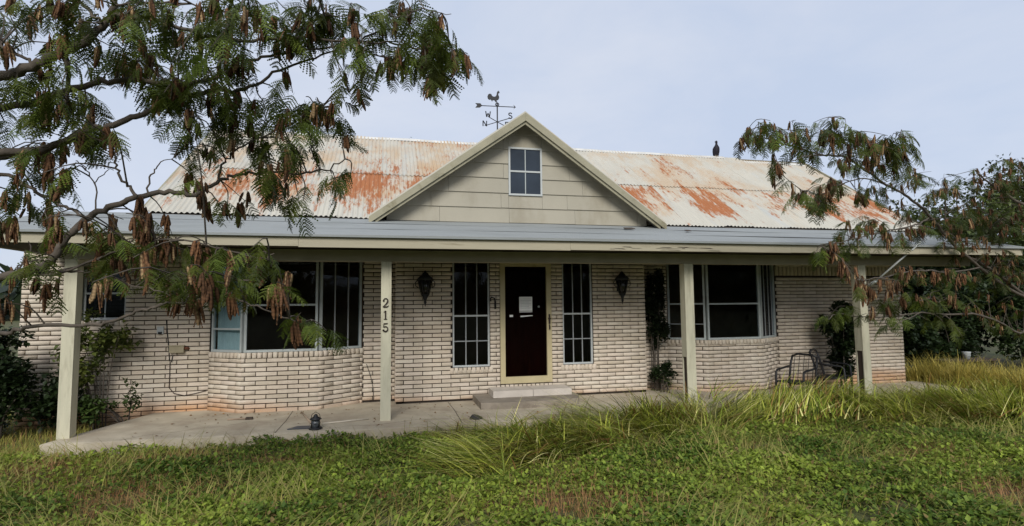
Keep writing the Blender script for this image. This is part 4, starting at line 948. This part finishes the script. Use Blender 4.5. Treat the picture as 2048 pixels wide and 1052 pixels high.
TL = [(-70,40,60,60,10,3),(-160,110,70,70,10,4),(-90,220,70,60,10,3),(-200,20,80,60,10,3),(-260,150,80,80,12,4),(-90,380,60,50,8,3),(-170,480,60,60,6,3),(-330,60,80,80,10,3),(100,-60,80,50,10,3),(300,-60,90,50,10,3),(550,-60,90,50,10,3),(30,15,50,30,14,3),(90,25,40,35,10,5),(150,35,40,45,11,2),(215,15,30,30,7,1),(260,45,40,40,11,3),(300,15,40,30,10,3),(350,40,40,40,10,2),(400,20,45,35,12,2),(450,45,45,40,12,3),(500,25,45,40,13,3),(560,30,50,40,17,2),(620,25,45,40,14,3),(680,20,40,40,12,3),(720,50,30,35,8,3),
(100,75,25,25,3,2),(150,110,35,25,6,1),(225,95,40,35,9,2),(280,110,45,35,13,2),(330,95,35,35,7,3),(390,100,40,35,10,2),(440,105,40,30,9,3),(490,110,40,30,8,2),(580,70,40,20,7,1),(640,60,50,25,10,1),
(20,170,40,25,9,1),(80,160,40,30,10,2),(140,190,45,35,13,2),(60,205,50,35,13,2),(20,240,35,35,8,2),(110,240,50,35,13,3),(180,215,30,30,6,2),(200,250,40,35,9,4),(160,285,30,30,6,4),(90,300,45,30,9,6),
(300,140,40,30,10,2),(350,150,35,30,9,3),(290,190,25,20,3,1),(340,200,40,35,10,4),(400,170,40,30,9,2),(420,215,45,35,11,3),(460,205,30,30,5,2),(370,250,40,30,10,3),(420,260,45,40,13,2),(470,250,35,35,9,3),
(540,215,35,25,8,2),(590,190,40,30,9,1),(640,200,40,25,9,1),(680,180,30,30,6,1),(700,165,18,30,4,3),(680,235,30,30,7,4),(620,230,40,30,10,2),(560,260,45,40,15,4),(610,290,40,40,13,2),(540,310,40,30,9,3),
(690,362,22,22,6,0),(650,355,25,15,3,0),(560,378,35,22,8,1),(580,405,28,18,4,0),(485,408,14,10,1,2),(420,385,15,20,0,3),(405,415,20,12,0,3),(450,408,20,15,3,1),
(760,40,35,35,10,2),(800,30,40,35,11,2),(850,25,40,35,10,2),(872,45,28,35,8,1),(740,100,30,25,8,1),(780,90,40,30,11,1),(830,100,40,35,13,2),(880,100,40,35,13,2),(900,80,22,35,7,2),(908,112,20,16,6,1),(932,112,8,12,1,1),(850,140,30,20,6,3),(790,135,20,20,2,4),(895,142,20,15,3,1),
(50,350,40,30,8,2),(120,345,30,45,7,4),(30,400,40,25,6,1),(60,440,50,20,3,8),(20,440,20,20,2,4),(110,430,20,20,2,3),(70,495,30,25,5,2),(20,520,30,25,4,2),(120,470,15,15,2,1),
(260,440,30,22,3,6),(300,430,25,30,2,6),(320,460,30,30,3,8),(240,470,35,25,9,3),(290,490,40,30,9,5),(350,520,35,25,8,2),(400,495,35,22,6,1),(300,540,40,22,9,2),(240,520,35,25,8,4),(200,560,25,18,2,3),(360,550,35,22,8,3),(390,585,22,16,2,6),(430,560,30,22,6,3),(430,520,35,25,6,2),(480,505,35,20,7,1),(470,550,35,22,8,1),(520,520,35,22,8,2),(540,545,30,26,7,3),(570,560,18,22,3,3),(615,625,26,22,7,2),(635,655,22,22,5,0),(90,560,25,14,1,3),(15,600,20,25,1,3),(480,590,20,14,2,1)]
feather_tree('feathery leaved tree with brown pods reaching in from the left edge', tb, [tb, pix(-400, 600, 3.45), fork, fork2], limbsL, TL, 'pod-bearing feathery trees framing the house', .28, 1.0, seed=3, dens=1.2, pdens=1.2)

# --- right tree, farther off, pale trunk at the picture's right edge
gb = on_z(2075, 800, -.26); D = to_px(gb)[2]; tb = np.array([gb[0], gb[1], -.3])
forkR = pix(2062, 600, D - .1); forkR2 = pix(2075, 420, D - .1)
limbsR = [
 ([forkR] + px3([(2015, 575), (1960, 535), (1905, 485), (1861, 434), (1841, 413), (1810, 389), (1772, 369), (1741, 348), (1707, 324), (1676, 312), (1646, 310), (1608, 300), (1567, 287), (1516, 273), (1490, 264)], D - .3, 6.0), .028, .005),
 (px3([(1810, 389), (1741, 358), (1690, 366), (1640, 388), (1600, 378)], D - .8, 6.2), .012, .004), (px3([(1676, 312), (1622, 311), (1601, 316), (1567, 328), (1540, 336)], 6.1, 6.0), .008, .003),
 (px3([(1861, 434), (1830, 450), (1780, 461), (1748, 468), (1710, 478), (1640, 492)], D - 1.0, 5.6), .013, .004),
 ([forkR] + px3([(1990, 545), (1943, 516), (1912, 499), (1902, 471), (1890, 430), (1895, 380)], D - .4, D - .8), .028, .007),
 ([forkR] + px3([(2046, 665), (1998, 644), (1954, 629), (1902, 629), (1841, 625), (1806, 630), (1741, 636), (1680, 628), (1655, 640)], D - .3, 6.3), .022, .004),
 ([forkR2] + px3([(2030, 400), (1985, 370), (1950, 340)], D - .2, D - .5), .035, .008), ([forkR2] + px3([(2050, 350), (2020, 320)], D - .1, D - .1), .03, .008),
 (px3([(1960, 535), (1900, 545), (1850, 540), (1800, 548), (1740, 560), (1715, 560)], D - .6, 6.0), .014, .004), (px3([(1741, 348), (1760, 310), (1790, 280), (1800, 270)], 6.4, 6.3), .007, .003),
 (px3([(1676, 312), (1690, 280), (1690, 240)], 6.2, 6.2), .006, .002), (px3([(1608, 300), (1590, 270), (1585, 245)], 6.1, 6.1), .005, .002),
 (px3([(1902, 629), (1870, 600), (1820, 605), (1770, 612)], D - .8, 6.2), .009, .003), (px3([(1841, 625), (1800, 645), (1780, 660)], 6.6, 6.4), .006, .003), (px3([(1890, 430), (1930, 410), (1960, 420), (2000, 440)], D - .7, D - .4), .010, .004)]
TR = [(1488,262,6,12,.5,2),(1505,280,12,14,2,1),(1515,262,12,12,1.5,1),(1525,250,18,18,4,2),(1555,262,20,18,4,2),(1590,258,22,20,5,2),(1630,255,22,18,5,1),(1660,255,20,22,4,2),(1690,258,20,22,5,2),(1590,300,20,12,2,1),(1630,300,20,12,2,1),(1720,285,25,22,6,4),(1760,285,25,18,5,5),(1800,290,25,22,7,2),(1820,320,25,25,7,1),(1770,330,25,25,6,2),(1740,320,20,20,4,2),(1690,325,20,12,3,3),(1550,345,20,12,4,2),(1600,385,12,12,2,3),(1650,355,25,18,4,4),(1640,390,25,18,5,3),(1625,420,20,18,5,0),(1680,375,20,15,4,2),(1720,390,20,18,5,2),(1760,380,20,18,5,1),(1800,420,30,22,5,4),(1750,440,30,18,5,4),(1710,455,20,18,4,2),(1780,470,30,18,5,3),(1660,478,12,10,1,2),(1640,503,22,12,5,0),(1720,500,20,12,3,0),
(1850,370,30,30,8,4),(1890,360,30,30,7,5),(1930,390,35,30,8,4),(1980,350,35,30,8,6),(2020,340,35,35,9,5),(1860,430,35,30,8,4),(1910,440,35,30,8,4),(1960,430,35,30,8,4),(2010,420,40,35,9,5),(1990,480,40,30,7,4),(2040,480,30,40,8,4),(1900,500,30,20,5,3),(1830,470,30,25,5,4),(1950,500,35,25,6,5),(2030,540,30,30,6,5),(2035,640,25,30,5,2),(1930,660,30,16,4,0),(1870,640,30,14,5,0),(1830,350,25,25,5,2),(2000,470,40,35,8,5),(1950,465,35,30,6,4),(2030,440,30,35,7,4),(2020,520,30,28,6,4),(1900,470,30,22,5,3),
(1720,558,18,20,1,8),(1760,570,30,16,2,10),(1800,545,25,18,2,8),(1850,545,30,18,4,6),(1900,550,30,18,5,6),(1870,590,35,22,7,2),(1820,600,35,18,6,1),(1770,605,30,12,5,2),(1780,640,28,8,5,0),(1730,632,16,6,2,0),(1930,600,35,30,6,4),(1960,560,30,30,6,3),(2010,600,35,35,8,2),(1980,640,30,25,5,2),(1665,628,22,8,4,0),(1690,615,16,8,3,0)]
feather_tree('feathery leaved tree with brown pods arching in at the right edge', tb, [tb, pix(2070, 700, D), forkR, forkR2, pix(2095, 300, D + .1)], limbsR, TR, 'pod-bearing feathery trees framing the house', .35, 1.15, bark=M_BARKP, limb_bark=M_BARK, dens=2.6, pdens=2.4, seed=5, trunk_r=(.13, .03))

# --- broad-leaved shrubs and background trees
def leaf_cloud(P, size, rr, cols, up=.6):
    """one folded leaf (kite of two triangles) at each point"""
    n = len(P); az = rr.uniform(0, 6.28, n); tilt = rr.normal(0, up, n); L = size * rr.uniform(.6, 1.35, n); w = L * rr.uniform(.28, .42, n)
    d = np.stack([np.cos(az) * np.cos(tilt), np.sin(az) * np.cos(tilt), np.sin(tilt)], 1); s = np.stack([-np.sin(az), np.cos(az), rr.normal(0, .35, n)], 1); s /= np.linalg.norm(s, axis=1, keepdims=True)
    nn = np.cross(d, s); fold = (w * .35)[:, None]
    V = np.stack([P, P + d * (L * .45)[:, None] + s * w[:, None] + nn * fold, P + d * L[:, None], P + d * (L * .45)[:, None] - s * w[:, None] + nn * fold], 1).reshape(-1, 3)
    b = np.arange(n)[:, None] * 4; F = np.concatenate([b + [0, 1, 2], b + [0, 2, 3]]); C = np.repeat(cols, 4, 0); return V, F, C
def clumped(rr, n, cen, rad, clumps=14, csz=.35):
    """points in leaf clumps spread through an ellipsoid"""
    cc = rr.normal(0, 1, (clumps, 3)); cc /= np.linalg.norm(cc, axis=1, keepdims=True); cc *= rr.uniform(.35, .95, (clumps, 1)); k = rr.integers(0, clumps, n)
    q = rr.normal(0, 1, (n, 3)); q /= np.linalg.norm(q, axis=1, keepdims=True); q *= (rr.uniform(0, 1, (n, 1)) ** .4) * csz
    return np.asarray(cen) + (cc[k] + q) * np.asarray(rad), k
def shrub(name, cat, label, base, cens, n, size, c0, c1, seed, stems=7, group=None, up=.6, clumps=14, csz=.35, bark=M_BARK, stem_r=.012, spread=.7):
    rr = np.random.default_rng(seed); root = empty(name, base); tag(root, label, cat, group); B = np.asarray(base, float)
    P = []; tot = sum(r[0] * r[1] * r[2] for _, r in cens) or 1; col = []
    for c, r in cens:
        m = int(n * r[0] * r[1] * r[2] / tot); p, k = clumped(rr, m, c, r, clumps, csz); P.append(p - B)
        tone = rr.uniform(0, 1, clumps)[k] * .6 + rr.uniform(0, 1, m) * .4; col.append(np.asarray(c0) + (np.asarray(c1) - np.asarray(c0)) * tone[:, None])
    P = np.concatenate(P); col = np.concatenate(col)
    link('foliage', npmesh('foliage', *leaf_cloud(P, size, rr, col, up)[:2], M_BROAD, np.repeat(col, 4, 0)), root)['kind'] = 'stuff'
    for i in range(stems):
        t = P[rr.integers(0, len(P))]; o = np.array([t[0] * .15 + rr.normal(0, .04), t[1] * .15 + rr.normal(0, .04), 0]); m = o * .5 + t * .5 + np.array([0, 0, .1 * abs(t[2])]) - np.array([t[0], t[1], 0]) * .15
        MB().tube(smooth_path([o, m, t], 4), list(np.linspace(stem_r, stem_r * .3, 9)), 5).build('stem', bark, root)
    return root
DK, MD, LT, YL = (.012, .022, .008), (.03, .055, .014), (.07, .11, .022), (.17, .19, .04)
q = on_z(60, 850, -.2)
shrub('broadleaf_shrub', 'shrub', 'dark overgrown shrub behind the corner post at the left edge', (-5.0, .75, -.2), [((-5.35, .75, .55), (.75, .6, .75)), ((-4.6, .95, .45), (.6, .45, .6)), ((-5.2, .7, 1.15), (.55, .45, .4))], 9000, .075, DK, MD, 21, 12, stem_r=.018)
shrub('broadleaf_shrub', 'shrub', 'light green vine shrub climbing below the wing window', (-4.0, 1.25, -.2), [((-4.15, 1.2, .85), (.38, .22, .55)), ((-3.75, 1.3, 1.12), (.4, .15, .16)), ((-4.15, 1.2, 1.45), (.14, .12, .14)), ((-3.72, 1.25, 1.40), (.08, .08, .08))], 1500, .075, (.04, .07, .015), YL, 22, 10, clumps=20, csz=.3)
shrub('broadleaf_shrub', 'shrub', 'small leafy weed at the left end of the slab', (-3.55, 1.1, -.15), [((-3.55, 1.15, .30), (.10, .10, .36)), ((-3.95, 1.0, .2), (.25, .2, .22))], 700, .06, MD, LT, 23, 6)
shrub('climbing_vine', 'vine', 'dark vine climbing the recess between entry corner and right bay', (4.80, 1.35, 0), [((4.78, 1.32, 1.7), (.24, .12, .62)), ((4.82, 1.32, 1.1), (.25, .12, .32))], 4200, .06, (.008, .012, .005), (.02, .034, .01), 24, 8)
shrub('small_shrub', 'shrub', 'small round dark shrub at the foot of the entry corner', (4.80, 1.15, 0), [((4.80, 1.15, .32), (.22, .15, .25))], 1200, .05, DK, MD, 25, 6)
shrub('hanging_shrub', 'shrub', 'dark drooping shrub against the wall left of the rightmost post', (8.4, .95, -.08), [((8.36, .95, 1.15), (.40, .28, .45)), ((8.42, .95, .7), (.32, .24, .4)), ((8.45, .95, .3), (.2, .18, .3))], 6500, .075, (.008, .012, .005), (.02, .036, .01), 26, 8)
# right background
def bg_tree(label, x, y, h, rad, n, seed, c0, c1, size=.13, kind='bushy_tree', group='bushy trees in the background'):
    rr = np.random.default_rng(seed); z0 = float(ground_z(x, y)); root = empty(kind, (x, y, z0)); tag(root, label, 'tree', group)
    MB().tube(smooth_path([(0, 0, -.05), (.1, .05, h * .25), (-.05, 0, h * .5), (.05, 0, h * .8)], 3), list(np.linspace(.16, .03, 10)), 8).build('trunk', M_BARK, root)
    for i in range(9):
        a = rr.uniform(0, 6.28); zz = h * rr.uniform(.3, .6); MB().tube(smooth_path([(0, 0, zz), (rad * .4 * math.cos(a), rad * .4 * math.sin(a), zz + .12 * h), (rad * .85 * math.cos(a), rad * .85 * math.sin(a), zz + .25 * h)], 3), list(np.linspace(.05, .01, 7)), 6).build('limb', M_BARK, root)
    p, k = clumped(rr, n, (0, 0, h * .56), (rad, rad, h * .44), 60, .26); tone = rr.uniform(0, 1, 60)[k] * .6 + rr.uniform(0, 1, n) * .4
    col = np.asarray(c0) + (np.asarray(c1) - np.asarray(c0)) * tone[:, None]; V, F, C = leaf_cloud(p, size, rr, col, .7)
    link('crown', npmesh('crown', V, F, M_BROAD, C), root)['kind'] = 'stuff'; return root
bg_tree('dense dark green tree right of the house, nearest its end wall', 16.5, 5.0, 5.4, 2.0, 13000, 31, (.03, .048, .014), (.10, .13, .032))
bg_tree('tall bushy tree at the far right behind the pod tree', 19.3, 5.2, 6.7, 2.5, 15000, 32, (.035, .052, .014), (.11, .135, .034))
bg_tree('dark low tree filling the gap beyond the right end wall', 15.3, 4.3, 3.7, 1.8, 16000, 33, (.008, .015, .006), (.026, .045, .013))
bg_tree('leafy tree top showing just above the ridge left of the gable', 1.15, 16.5, 8.93, 1.7, 9000, 34, (.03, .05, .018), (.06, .09, .03), group=None)
for k, (x, y, h, rx, lab) in enumerate(((12.2, 2.6, 1.3, .6, 'dark green weeds against the right end wall of the house'), (13.6, 3.0, 2.3, .9, 'dark tall shrub behind the white bucket'), (15.3, 2.6, 2.2, 1.0, 'dark shrub left of the pale trunk at the right edge'), (17.2, 3.2, 2.6, 1.2, 'dark shrub behind the pale trunk at the right edge'))):
    shrub('understorey_shrub', 'shrub', lab, (x, y, -.3), [((x, y, h * .42), (rx, .7, h * .6))], 5200, .11, (.010, .017, .007), (.035, .06, .016), 40 + k, 8, group='shrubs right of the house')
# bucket on a dark bench among the shrubs
q = on_y(1930, 718, 1.9); r = empty('garden_bench', (q[0], 1.9, -.28)); tag(r, 'low dark bench in the weeds right of the house', 'bench'); zt = q[2] + .28
for k in range(3): MB().box(-.75, .75, -.2 + k * .14, -.08 + k * .14, zt - .04, zt).build('plank', M_DARKWOOD, r)
for sx in (-.6, .6):
    for sy in (-.15, .17): MB().box(sx - .03, sx + .03, sy - .03, sy + .03, 0, zt - .041).build('leg', M_DARKWOOD, r)
r = empty('bucket', (q[0] + .02, 1.88, -.28 + zt + .001)); tag(r, 'small white bucket standing on the low dark bench', 'bucket')
MB().rings([(0, 0, 0, .06, .06), (0, 0, .15, .085, .085), (0, 0, .16, .09, .09)], 12).build('pail', M_WHITE, r); MB().tube([(-.088, 0, .14), (-.06, -.05, .09), (0, -.09, .07), (.06, -.05, .09), (.088, 0, .14)], .004, 5).build('handle', M_ALU, r)
# far wood around the horizon
rr = np.random.default_rng(77); n = 26000; az = rr.uniform(0, 6.28, n); dist = rr.uniform(95, 150, n); hh = 3.5 + 4 * vnoise(az * 9, dist * .03, 4) + 2.5 * vnoise(az * 40, dist * .1, 6)
P = np.stack([2 + dist * np.cos(az), dist * np.sin(az), -.3 + hh * rr.uniform(0, 1, n) ** .8], 1); col = np.array([.022, .036, .018]) + rr.uniform(0, 1, (n, 1)) * np.array([.03, .04, .018])
V, F, C = leaf_cloud(P, 3.2, rr, col, .8); tag(link('far_trees', npmesh('far_trees', V, F, M_BROAD, C)), 'distant wood along the horizon around the yard', 'trees', kind='stuff')

# --- the overgrown lawn
rr = np.random.default_rng(5)
def blades(P, L, az, th0, th1, w, C, K=4):
    n = len(P); pos = P.copy(); h = np.stack([np.cos(az), np.sin(az), np.zeros(n)], 1); s = np.stack([-np.sin(az), np.cos(az), np.zeros(n)], 1); V = []
    for k in range(K + 1):
        wk = w * (1 - (k / K) ** 1.6 * .92) / 2; V.append(pos - s * wk[:, None]); V.append(pos + s * wk[:, None])
        th = th0 + th1 * (k + .5) / K; pos = pos + (h * np.sin(th)[:, None] + np.array([0, 0, 1]) * np.cos(th)[:, None]) * (L / K)[:, None]
        pos[:, 2] = np.maximum(pos[:, 2], P[:, 2] + .012)
    V = np.stack(V, 1).reshape(-1, 3); b = np.arange(n)[:, None] * (2 * (K + 1)); F = np.concatenate([b + [2 * k, 2 * k + 1, 2 * k + 3, 2 * k + 2] for k in range(K)]); return V, F, np.repeat(C, 2 * (K + 1), 0)
def field(x, y, anchors):
    f = np.zeros(len(x))
    for (u, v, rx, ry) in anchors:
        c = on_z(u, v, -.14); f = np.maximum(f, np.exp(-((x - c[0]) / rx) ** 2 - ((y - c[1]) / ry) ** 2))
    return f
BROWN = [(1165, 1010, .75, .42), (250, 1005, .75, .42), (760, 1010, .3, .15), (560, 930, .4, .15), (905, 868, .6, .22), (2010, 985, .4, .35), (430, 975, .35, .2), (60, 960, .45, .3), (1850, 905, .5, .2), (330, 930, .4, .2), (1290, 870, .5, .2)]
SCRUFF = [(60, 900, .9, .6), (250, 940, .8, .35), (120, 980, .8, .35), (600, 1030, .6, .25), (900, 1030, .4, .2)]
LONG = [(960, 955, .4, .25), (1030, 925, .5, .35), (1140, 900, .65, .4), (1270, 870, .8, .5), (1400, 845, .8, .5), (1600, 840, 1., .5), (1800, 835, 1.1, .5), (2000, 830, 1.2, .7), (1900, 790, 1.3, .6), (960, 870, .5, .15)]
def scatter(n, x0, x1, y0, y1):
    x = rr.uniform(x0, x1, n); y = rr.uniform(y0, y1, n)
    on_slab = (x > -3.95) & (x < 10.9) & (y > np.interp(x, [-3.93, -2.2, -.4, 2, 4.5, 6.5, 8.5, 10.9], [-.27, -.37, -.46, -.5, -.5, -.48, -.42, -.35]) - .03)
    P = np.stack([x, y, ground_z(x, y)], 1); q = to_px(P); k = ~on_slab & (q[:, 2] > .8) & (q[:, 0] > -900) & (q[:, 0] < 2700) & (q[:, 1] < 1400); return P[k]
# ground cover of small round leaves
P = np.concatenate([scatter(330000, -6.5, 13, -5.6, 0), scatter(60000, -4, 7, -5.2, -2.2)]); x, y = P[:, 0], P[:, 1]
br = field(x, y, BROWN); sc = field(x, y, SCRUFF); lg = field(x, y, LONG); nz_ = vnoise(x * 2.2, y * 2.2, 9) * .6 + vnoise(x * 6, y * 6, 12) * .4
keep = rr.uniform(0, 1, len(x)) < np.clip(1.15 - 1.1 * br - .55 * sc - .9 * lg, .06, 1) * np.clip(-.40 + 2.2 * nz_, 0, 1); P = P[keep]; nz_ = nz_[keep]
hgt = (.02 + .11 * nz_) * rr.uniform(.35, 1.15, len(P)); P[:, 2] += hgt
hue = vnoise(P[:, 0] * 1.3, P[:, 1] * 1.3, 21); t_ = np.clip(hue * .85 + rr.uniform(-.35, .4, len(P)), 0, 1)[:, None]
col = np.array([.065, .12, .016]) * (1 - t_) + np.array([.30, .375, .05]) * t_; col = col * rr.uniform(.7, 1.25, (len(P), 1)); old = rr.uniform(0, 1, len(P)) < .05; col[old] = np.array([.22, .16, .06])
V, F, C = leaf_cloud(P, .046, rr, col, .6)
tag(link('ground_cover', npmesh('ground_cover', V, F, M_GRASS, C)), 'low green leafy ground cover over the front lawn', 'ground cover', kind='stuff'); print('cover', len(P))
# short grass and dead straw
P = np.concatenate([scatter(130000, -6.5, 13, -5.6, 0), scatter(34000, -10, -3.9, -3.5, 2.5), scatter(24000, 10.9, 17, -3, 3)]); x, y = P[:, 0], P[:, 1]; br = field(x, y, BROWN); sc = field(x, y, SCRUFF); lg = field(x, y, LONG)
nz_ = vnoise(x * 1.7 + 9, y * 1.7, 14); keep = rr.uniform(0, 1, len(x)) < np.clip(.13 + 1.0 * br + .9 * sc + .5 * lg + .4 * (nz_ > .62) + .7 * ((x < -3.9) | (y > -.3)), 0, 1); P = P[keep]; br = br[keep]; n = len(P); sc = sc[keep]
dead = rr.uniform(0, 1, n) < np.clip(br * 1.15 + .2, 0, .95); u_ = rr.uniform(0, 1, (n, 1))
col = np.where(dead[:, None], np.array([.36, .20, .085]) * (.6 + .7 * u_), np.array([.17, .20, .035]) * (1 - u_) + np.array([.48, .42, .11]) * u_)
V, F, C = blades(P, rr.uniform(.06, .20, n), rr.uniform(0, 6.28, n), rr.uniform(0, .6, n), rr.uniform(.2, 1.6, n), rr.uniform(.0035, .008, n), col, 3)
tag(link('short_grass', npmesh('short_grass', V, F, M_GRASS, C)), 'short grass with brown dead patches in the front lawn', 'grass', kind='stuff'); print('short', n)
# thin pale stalks lying over the ground cover
P = scatter(15000, -6.5, 13, -5.6, -.4); n = len(P); P[:, 2] += rr.uniform(.03, .12, n); u_ = rr.uniform(0, 1, (n, 1)); ln = vnoise(P[:, 0] * .8, P[:, 1] * .8, 33)
V, F, C = blades(P, rr.uniform(.15, .42, n), ln * 9 + rr.normal(0, .6, n), rr.uniform(.6, 1.3, n), rr.uniform(.1, .8, n), rr.uniform(.004, .009, n), np.array([.18, .20, .04]) * (1 - u_) + np.array([.42, .36, .12]) * u_, 4)
tag(link('lodged_stalks', npmesh('lodged_stalks', V, F, M_GRASS, C)), 'thin pale grass stalks lying across the green lawn', 'grass', kind='stuff')
# long lodged grass along the porch: strands combed flat by wind in swirling drifts, some tufts still upright
P = scatter(420000, .3, 14, -3.3, .3); x_ = rr.uniform(2.4, 11.5, 16000); y_ = rr.uniform(-.62, -.15, 16000); P = np.concatenate([P, np.stack([x_, y_, np.maximum(ground_z(x_, y_), np.where(y_ > -.5, slab_z(x_), -1))], 1)]); f = field(P[:, 0], P[:, 1], LONG); x, y = P[:, 0], P[:, 1]
drift = vnoise(x * 1.6 + 3, y * 2.4, 41) * .6 + vnoise(x * 4.5, y * 6, 43) * .4
P = P[rr.uniform(0, 1, len(P)) < np.clip(f * 1.6 - .2, 0, 1) * np.clip(drift * 1.9 - .2, .12, 1) * .25]; n = len(P); x, y = P[:, 0], P[:, 1]
flow = np.where(vnoise(x * .55 + 11, y * .8, 45) > .52, 3.45, .25) + (vnoise(x * 1.1, y * 1.4, 47) - .5) * 2.2 + rr.normal(0, .28, n)
P[:, 2] += .02 + rr.uniform(0, .17, n) * np.clip(vnoise(x * 1.3, y * 1.3, 49) * 1.6, .3, 1.3) * np.where((y > -1.1) & (y < -.45), 1.35, 1)
tone = vnoise(x * 2.1, y * 2.1, 51)
pal = np.array([[.06, .085, .012], [.24, .31, .04], [.50, .53, .085], [.80, .74, .30], [.30, .165, .055]])
w0 = np.stack([.16 + 0 * tone, .30 + 0 * tone, .34 * (tone + .3), .16 * (tone + .3), .30 * np.clip(.62 - tone, 0, 1) + .05], 1); w0 = np.cumsum(w0 / w0.sum(1, keepdims=True), 1)
C = pal[(rr.uniform(0, 1, (n, 1)) > w0).sum(1).clip(0, 4)] * rr.uniform(.65, 1.3, (n, 1))
up = rr.uniform(0, 1, n) < .10
V1, F1, C1 = blades(P, np.where(up, rr.uniform(.18, .38, n), rr.uniform(.3, .8, n)), flow + np.where(up, rr.uniform(-3, 3, n), 0), np.where(up, rr.uniform(0, .5, n), rr.uniform(.75, 1.3, n)), np.where(up, rr.uniform(.5, 1.6, n), rr.uniform(.2, .85, n)), rr.uniform(.007, .017, n), C, 6)
Ps, Ls, As, Cs, T0, T1 = [], [], [], [], [], []
tufts = [(on_z(u, v, -.15)[0] + rr.normal(0, .12), -.55 + rr.normal(0, .10), l) for u, v, l in ((1270, 850, .42), (1310, 845, .5), (1345, 840, .55), (1390, 840, .5), (1430, 835, .4), (1520, 830, .3), (1560, 830, .3), (1620, 830, .32), (1680, 830, .35), (1760, 825, .5), (1800, 825, .55), (1850, 820, .55), (1900, 820, .6), (1960, 815, .6), (2010, 815, .6), (2050, 815, .6)) for _ in range(3)]
for (cx, cy, l) in tufts:
    m = int(rr.uniform(60, 110)); p = np.stack([cx + rr.normal(0, .09, m), cy + rr.normal(0, .06, m)], 1); Ps.append(np.concatenate([p, ground_z(p[:, 0], p[:, 1])[:, None]], 1)); a_ = rr.choice([0.0, 3.1, -1.6])
    Ls.append(l * rr.uniform(.5, 1.2, m)); As.append(a_ + rr.normal(0, .9, m)); Cs.append(pal[rr.choice(5, m, p=[.2, .3, .28, .16, .06])] * rr.uniform(.7, 1.25, (m, 1))); T0.append(rr.uniform(.05, .6, m)); T1.append(rr.uniform(.8, 1.9, m))
Pb = np.concatenate(Ps); n2 = len(Pb); V2, F2, C2 = blades(Pb, np.concatenate(Ls), np.concatenate(As), np.concatenate(T0), np.concatenate(T1), rr.uniform(.006, .013, n2), np.concatenate(Cs), 6)
tag(link('long_grass', npmesh('long_grass', np.concatenate([V1, V2]), np.concatenate([F1, F2 + len(V1)]), M_GRASS, np.concatenate([C1, C2]))), 'long yellow-green lodged grass along the right half of the porch', 'grass', kind='stuff'); print('long', n, n2)
# tall yellow weeds beyond the right end of the slab
Ps, Ls, As, Cs = [], [], [], []
for _ in range(90):
    c = on_z(rr.uniform(1835, 2030), 795, -.25); cx, cy = c[0] + rr.uniform(-.6, 1.0), rr.uniform(-.6, 1.9); m = 110
    if cx < 11.0: cx = 11.0 + rr.uniform(0, 1)
    p = np.stack([cx + rr.normal(0, .12, m), cy + rr.normal(0, .12, m)], 1); Ps.append(np.concatenate([p, ground_z(p[:, 0], p[:, 1])[:, None]], 1)); Ls.append(rr.uniform(.25, .85, m) * rr.uniform(.6, 1.1)); As.append(rr.uniform(0, 6.28, m)); u_ = rr.uniform(0, 1, (m, 1)); Cs.append(np.array([.16, .16, .03]) * (1 - u_) + np.array([.80, .64, .16]) * u_)
Pb = np.concatenate(Ps); n = len(Pb); V, F, C = blades(Pb, np.concatenate(Ls), np.concatenate(As), rr.uniform(0, .3, n), rr.uniform(.5, 1.7, n), rr.uniform(.008, .018, n), np.concatenate(Cs), 5)
tag(link('yellow_weeds', npmesh('yellow_weeds', V, F, M_GRASS, C)), 'tall yellow feathery weeds beyond the right end of the slab', 'weeds', kind='stuff')

# dry leaves blown onto the slab
n = 260; x = rr.uniform(-3.3, 8.5, n); y = np.where(rr.uniform(0, 1, n) < .5, rr.uniform(.7, 1.15, n), rr.uniform(-.3, 1.0, n)); P = np.stack([x, y, slab_z(x) + .008], 1); u_ = rr.uniform(0, 1, (n, 1))
V, F, C = leaf_cloud(P, .035, rr, np.array([.10, .05, .02]) * (1 - u_) + np.array([.30, .17, .06]) * u_, .12)
tag(link('fallen_leaves', npmesh('fallen_leaves', V, F, M_POD, C)), 'dry brown leaves scattered over the porch slab', 'leaves', kind='stuff')
